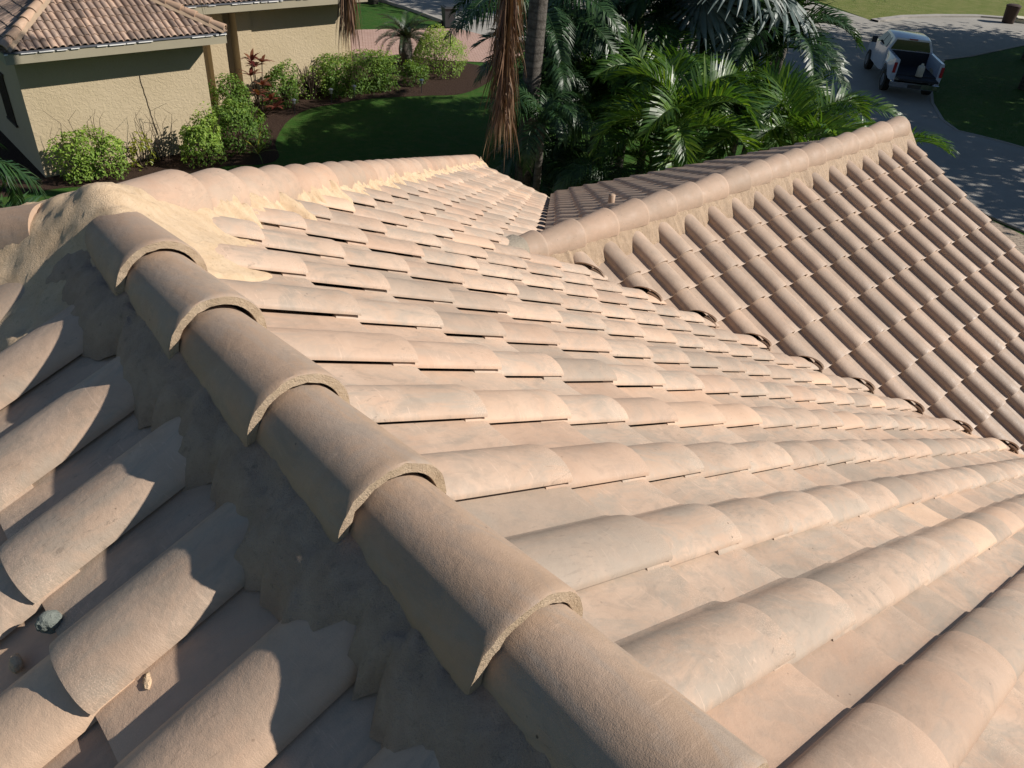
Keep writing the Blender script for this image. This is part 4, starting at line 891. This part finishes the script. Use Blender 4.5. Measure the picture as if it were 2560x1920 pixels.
lump("greenish round mortar lump half under the tile nose at the left edge", (.038, 1.216, 6.125), (.021, .024, .020), M_green, 2)
lump("pale mortar lump lying on the lower course at the left edge", (-.034, 1.205, 6.080), (.012, .022, .012), M_sand, 3)



# ------------------------------------------------------------------ pickup truck
TS = .896; tk = empty("pickup_truck", (30.95, 12.55, .02), -math.radians(51.83)); tk.scale = (TS,)*3
tag(tk, "white pickup truck with open tailgate parked on the driveway beyond the palms", "pickup truck")
M_paint = flat("white_car_paint", (.47, .52, .61, 1), .18, .6, 0, .02); M_paint.node_tree.nodes["Principled BSDF"].inputs["Coat Weight"].default_value = .6
M_glass = flat("dark_glass", (.012, .014, .017, 1), .06, .8, 0, .05); M_red_l = flat("red_lamp", (.28, .012, .015, 1), .15, .7); M_bed = flat("bed_liner", (.018, .02, .026, 1), .7); M_chrome = flat("chrome", (.5, .5, .52, 1), .15, .5, 1)
def loft(mb, secs, tr=.5, caps_=True):
    """secs: list of closed rings (same count)"""
    n = len(secs[0]); V = np.concatenate([np.array(s_) for s_ in secs]); F_ = [(i*n+k, i*n+(k+1) % n, (i+1)*n+(k+1) % n, (i+1)*n+k) for i in range(len(secs)-1) for k in range(n)]
    mb.add(V, F_, tr)
    if caps_:
        mb.F.setdefault(n, []).append(np.array([list(range(n))[::-1]]) + mb.n - len(V)); mb.F[n].append(np.array([list(range((len(secs)-1)*n, len(secs)*n))]) + mb.n - len(V))
def bevel(o, w_=.02, seg=2):
    m_ = o.modifiers.new("bevel", 'BEVEL'); m_.width = w_; m_.segments = seg; m_.limit_method = 'ANGLE'; m_.angle_limit = math.radians(30); return o
# bed sides with bulged rear fenders
for sx in (-1, 1):
    bs = MB(); secs = []
    for y, bulge, zb in ((.0, .02, .62), (.25, .05, .62), (.45, .09, .72), (.7, .11, .98), (.95, .115, 1.03), (1.2, .11, .98), (1.45, .08, .72), (1.65, .03, .60), (1.95, .0, .60)):
        xo = .93 + bulge; secs.append([(sx*.78, y, zb), (sx*xo, y, zb), (sx*(xo+.02), y, (zb+1.2)/2), (sx*(.93+bulge*.55), y, 1.22), (sx*.93, y, 1.40), (sx*.91, y, 1.42), (sx*.80, y, 1.42), (sx*.78, y, 1.38)])
    secs = [s_ if sx > 0 else s_[::-1] for s_ in secs]; loft(bs, secs); o = bs.build("bed_side", M_paint, tk, True); esplit(o, 32)
    tl = MB().box((sx*.905, -.012, 1.10), (.12, .05, .40)).build("tail_light", M_red_l, tk); bevel(tl, .015)
    for yy in ((.75, 1.42), (1.2, 1.42)): MB().box((sx*.855, yy[0], 1.425), (.05, .05, .012)).build("stake_pocket", M_bed, tk) if sx < 0 else None
    ar = MB(); ar.tube([(sx*.72, .95, .40), (sx*.98, .95, .40)], .40, 28); wq = ar.build("wheel", M_rub, tk, False); MB().tube([(sx*.97, .95, .40), (sx*.995, .95, .40)], .24, 20).build("rim", M_chrome, wq)
    ar = MB(); ar.tube([(sx*.72, 4.65, .40), (sx*.98, 4.65, .40)], .40, 28); wq = ar.build("wheel", M_rub, tk, False); MB().tube([(sx*.97, 4.65, .40), (sx*.995, 4.65, .40)], .24, 20).build("rim", M_chrome, wq)
MB().box((0, .98, .84), (1.55, 1.94, .06)).build("bed_floor", M_bed, tk); MB().box((0, 1.92, 1.12), (1.55, .06, .54)).build("bed_bulkhead", M_bed, tk)
MB().box((0, -.30, .80), (1.52, .56, .07)).build("tailgate", M_bed, tk); bevel(MB().box((0, -.10, .52), (1.86, .22, .24)).build("bumper", M_chrome, tk), .03)
MB().box((0, -.215, .50), (.52, .012, .14)).build("licence_plate", M_blackp, tk)
cb = MB(); ring = lambda y, wb_, wt, zb, zs, zt_: [(-wb_, y, zb), (wb_, y, zb), (wb_, y, zs), (wt, y, zt_-.04), (wt-.08, y, zt_), (-wt+.08, y, zt_), (-wt, y, zt_-.04), (-wb_, y, zs)]
loft(cb, [ring(1.98, .93, .88, .55, 1.38, 1.42), ring(2.02, .93, .72, .55, 1.38, 1.87), ring(2.5, .94, .72, .5, 1.38, 1.93), ring(3.2, .94, .70, .5, 1.36, 1.92), ring(3.75, .94, .68, .5, 1.34, 1.86), ring(4.2, .94, .86, .5, 1.30, 1.36), ring(4.9, .93, .84, .5, 1.15, 1.26), ring(5.45, .90, .80, .5, 1.0, 1.16), ring(5.6, .80, .72, .6, .9, 1.0)])
o = cb.build("cab_body", M_paint, tk, True); esplit(o, 30)
rwn = MB(); rwn.add([(-.80, 1.955, 1.42), (.80, 1.955, 1.42), (.64, 1.985, 1.80), (-.64, 1.985, 1.80), (-.80, 2.05, 1.42), (.80, 2.05, 1.42), (.64, 2.06, 1.80), (-.64, 2.06, 1.80)], [(0, 1, 2, 3), (7, 6, 5, 4), (1, 5, 6, 2), (4, 0, 3, 7), (3, 2, 6, 7), (0, 4, 5, 1)]); rwn.build("rear_window", M_glass, tk)
for sx in (-1, 1):
    sw_ = MB(); 
    for (ya, yb, yta, ytb) in ((2.25, 3.0, 2.35, 3.02), (3.08, 3.95, 3.08, 3.62)):
        sw_.add([(sx*.945, ya, 1.42), (sx*.945, yb, 1.42), (sx*.755, ytb, 1.80), (sx*.755, yta, 1.80), (sx*.90, ya, 1.42), (sx*.90, yb, 1.42), (sx*.70, ytb, 1.80), (sx*.70, yta, 1.80)], [(0, 1, 2, 3), (3, 2, 6, 7), (0, 3, 7, 4), (1, 5, 6, 2)])
        o = sw_.build("side_window", M_glass, tk); sw_ = MB()
    bevel(MB().box((sx*1.13, 3.75, 1.42), (.22, .12, .26)).build("mirror", M_blackp, tk), .03)
ws = MB(); ws.add([(-.66, 3.80, 1.82), (.66, 3.80, 1.82), (.82, 4.22, 1.40), (-.82, 4.22, 1.40), (-.66, 3.70, 1.75), (.66, 3.70, 1.75), (.82, 4.1, 1.33), (-.82, 4.1, 1.33)], [(3, 2, 1, 0), (0, 1, 5, 4), (2, 3, 7, 6)]); ws.build("windscreen", M_glass, tk)
bevel(MB().box((0, 1.99, 1.855), (.34, .06, .05)).build("brake_light", M_red_l, tk), .01)
jg = empty("plastic_jug", (0, 0, 0)); tag(jg, "pale plastic jug standing on the pickup's open tailgate", "jug")
th_ = -math.radians(51.83); jx, jy = .08*TS, -.05*TS; jg.location = (30.95 + jx*math.cos(th_) - jy*math.sin(th_), 12.55 + jx*math.sin(th_) + jy*math.cos(th_), .02+.875*TS)
M_jug = flat("milky_plastic", (.42, .40, .33, 1), .4)
MB().tube([(0, 0, 0), (0, 0, .02), (0, 0, .30), (0, 0, .36), (0, 0, .40)], [.12, .125, .125, .10, .045], 16).build("body", M_jug, jg, True); MB().tube([(0, 0, .40), (0, 0, .44)], .045, 12).build("cap", M_cream, jg)
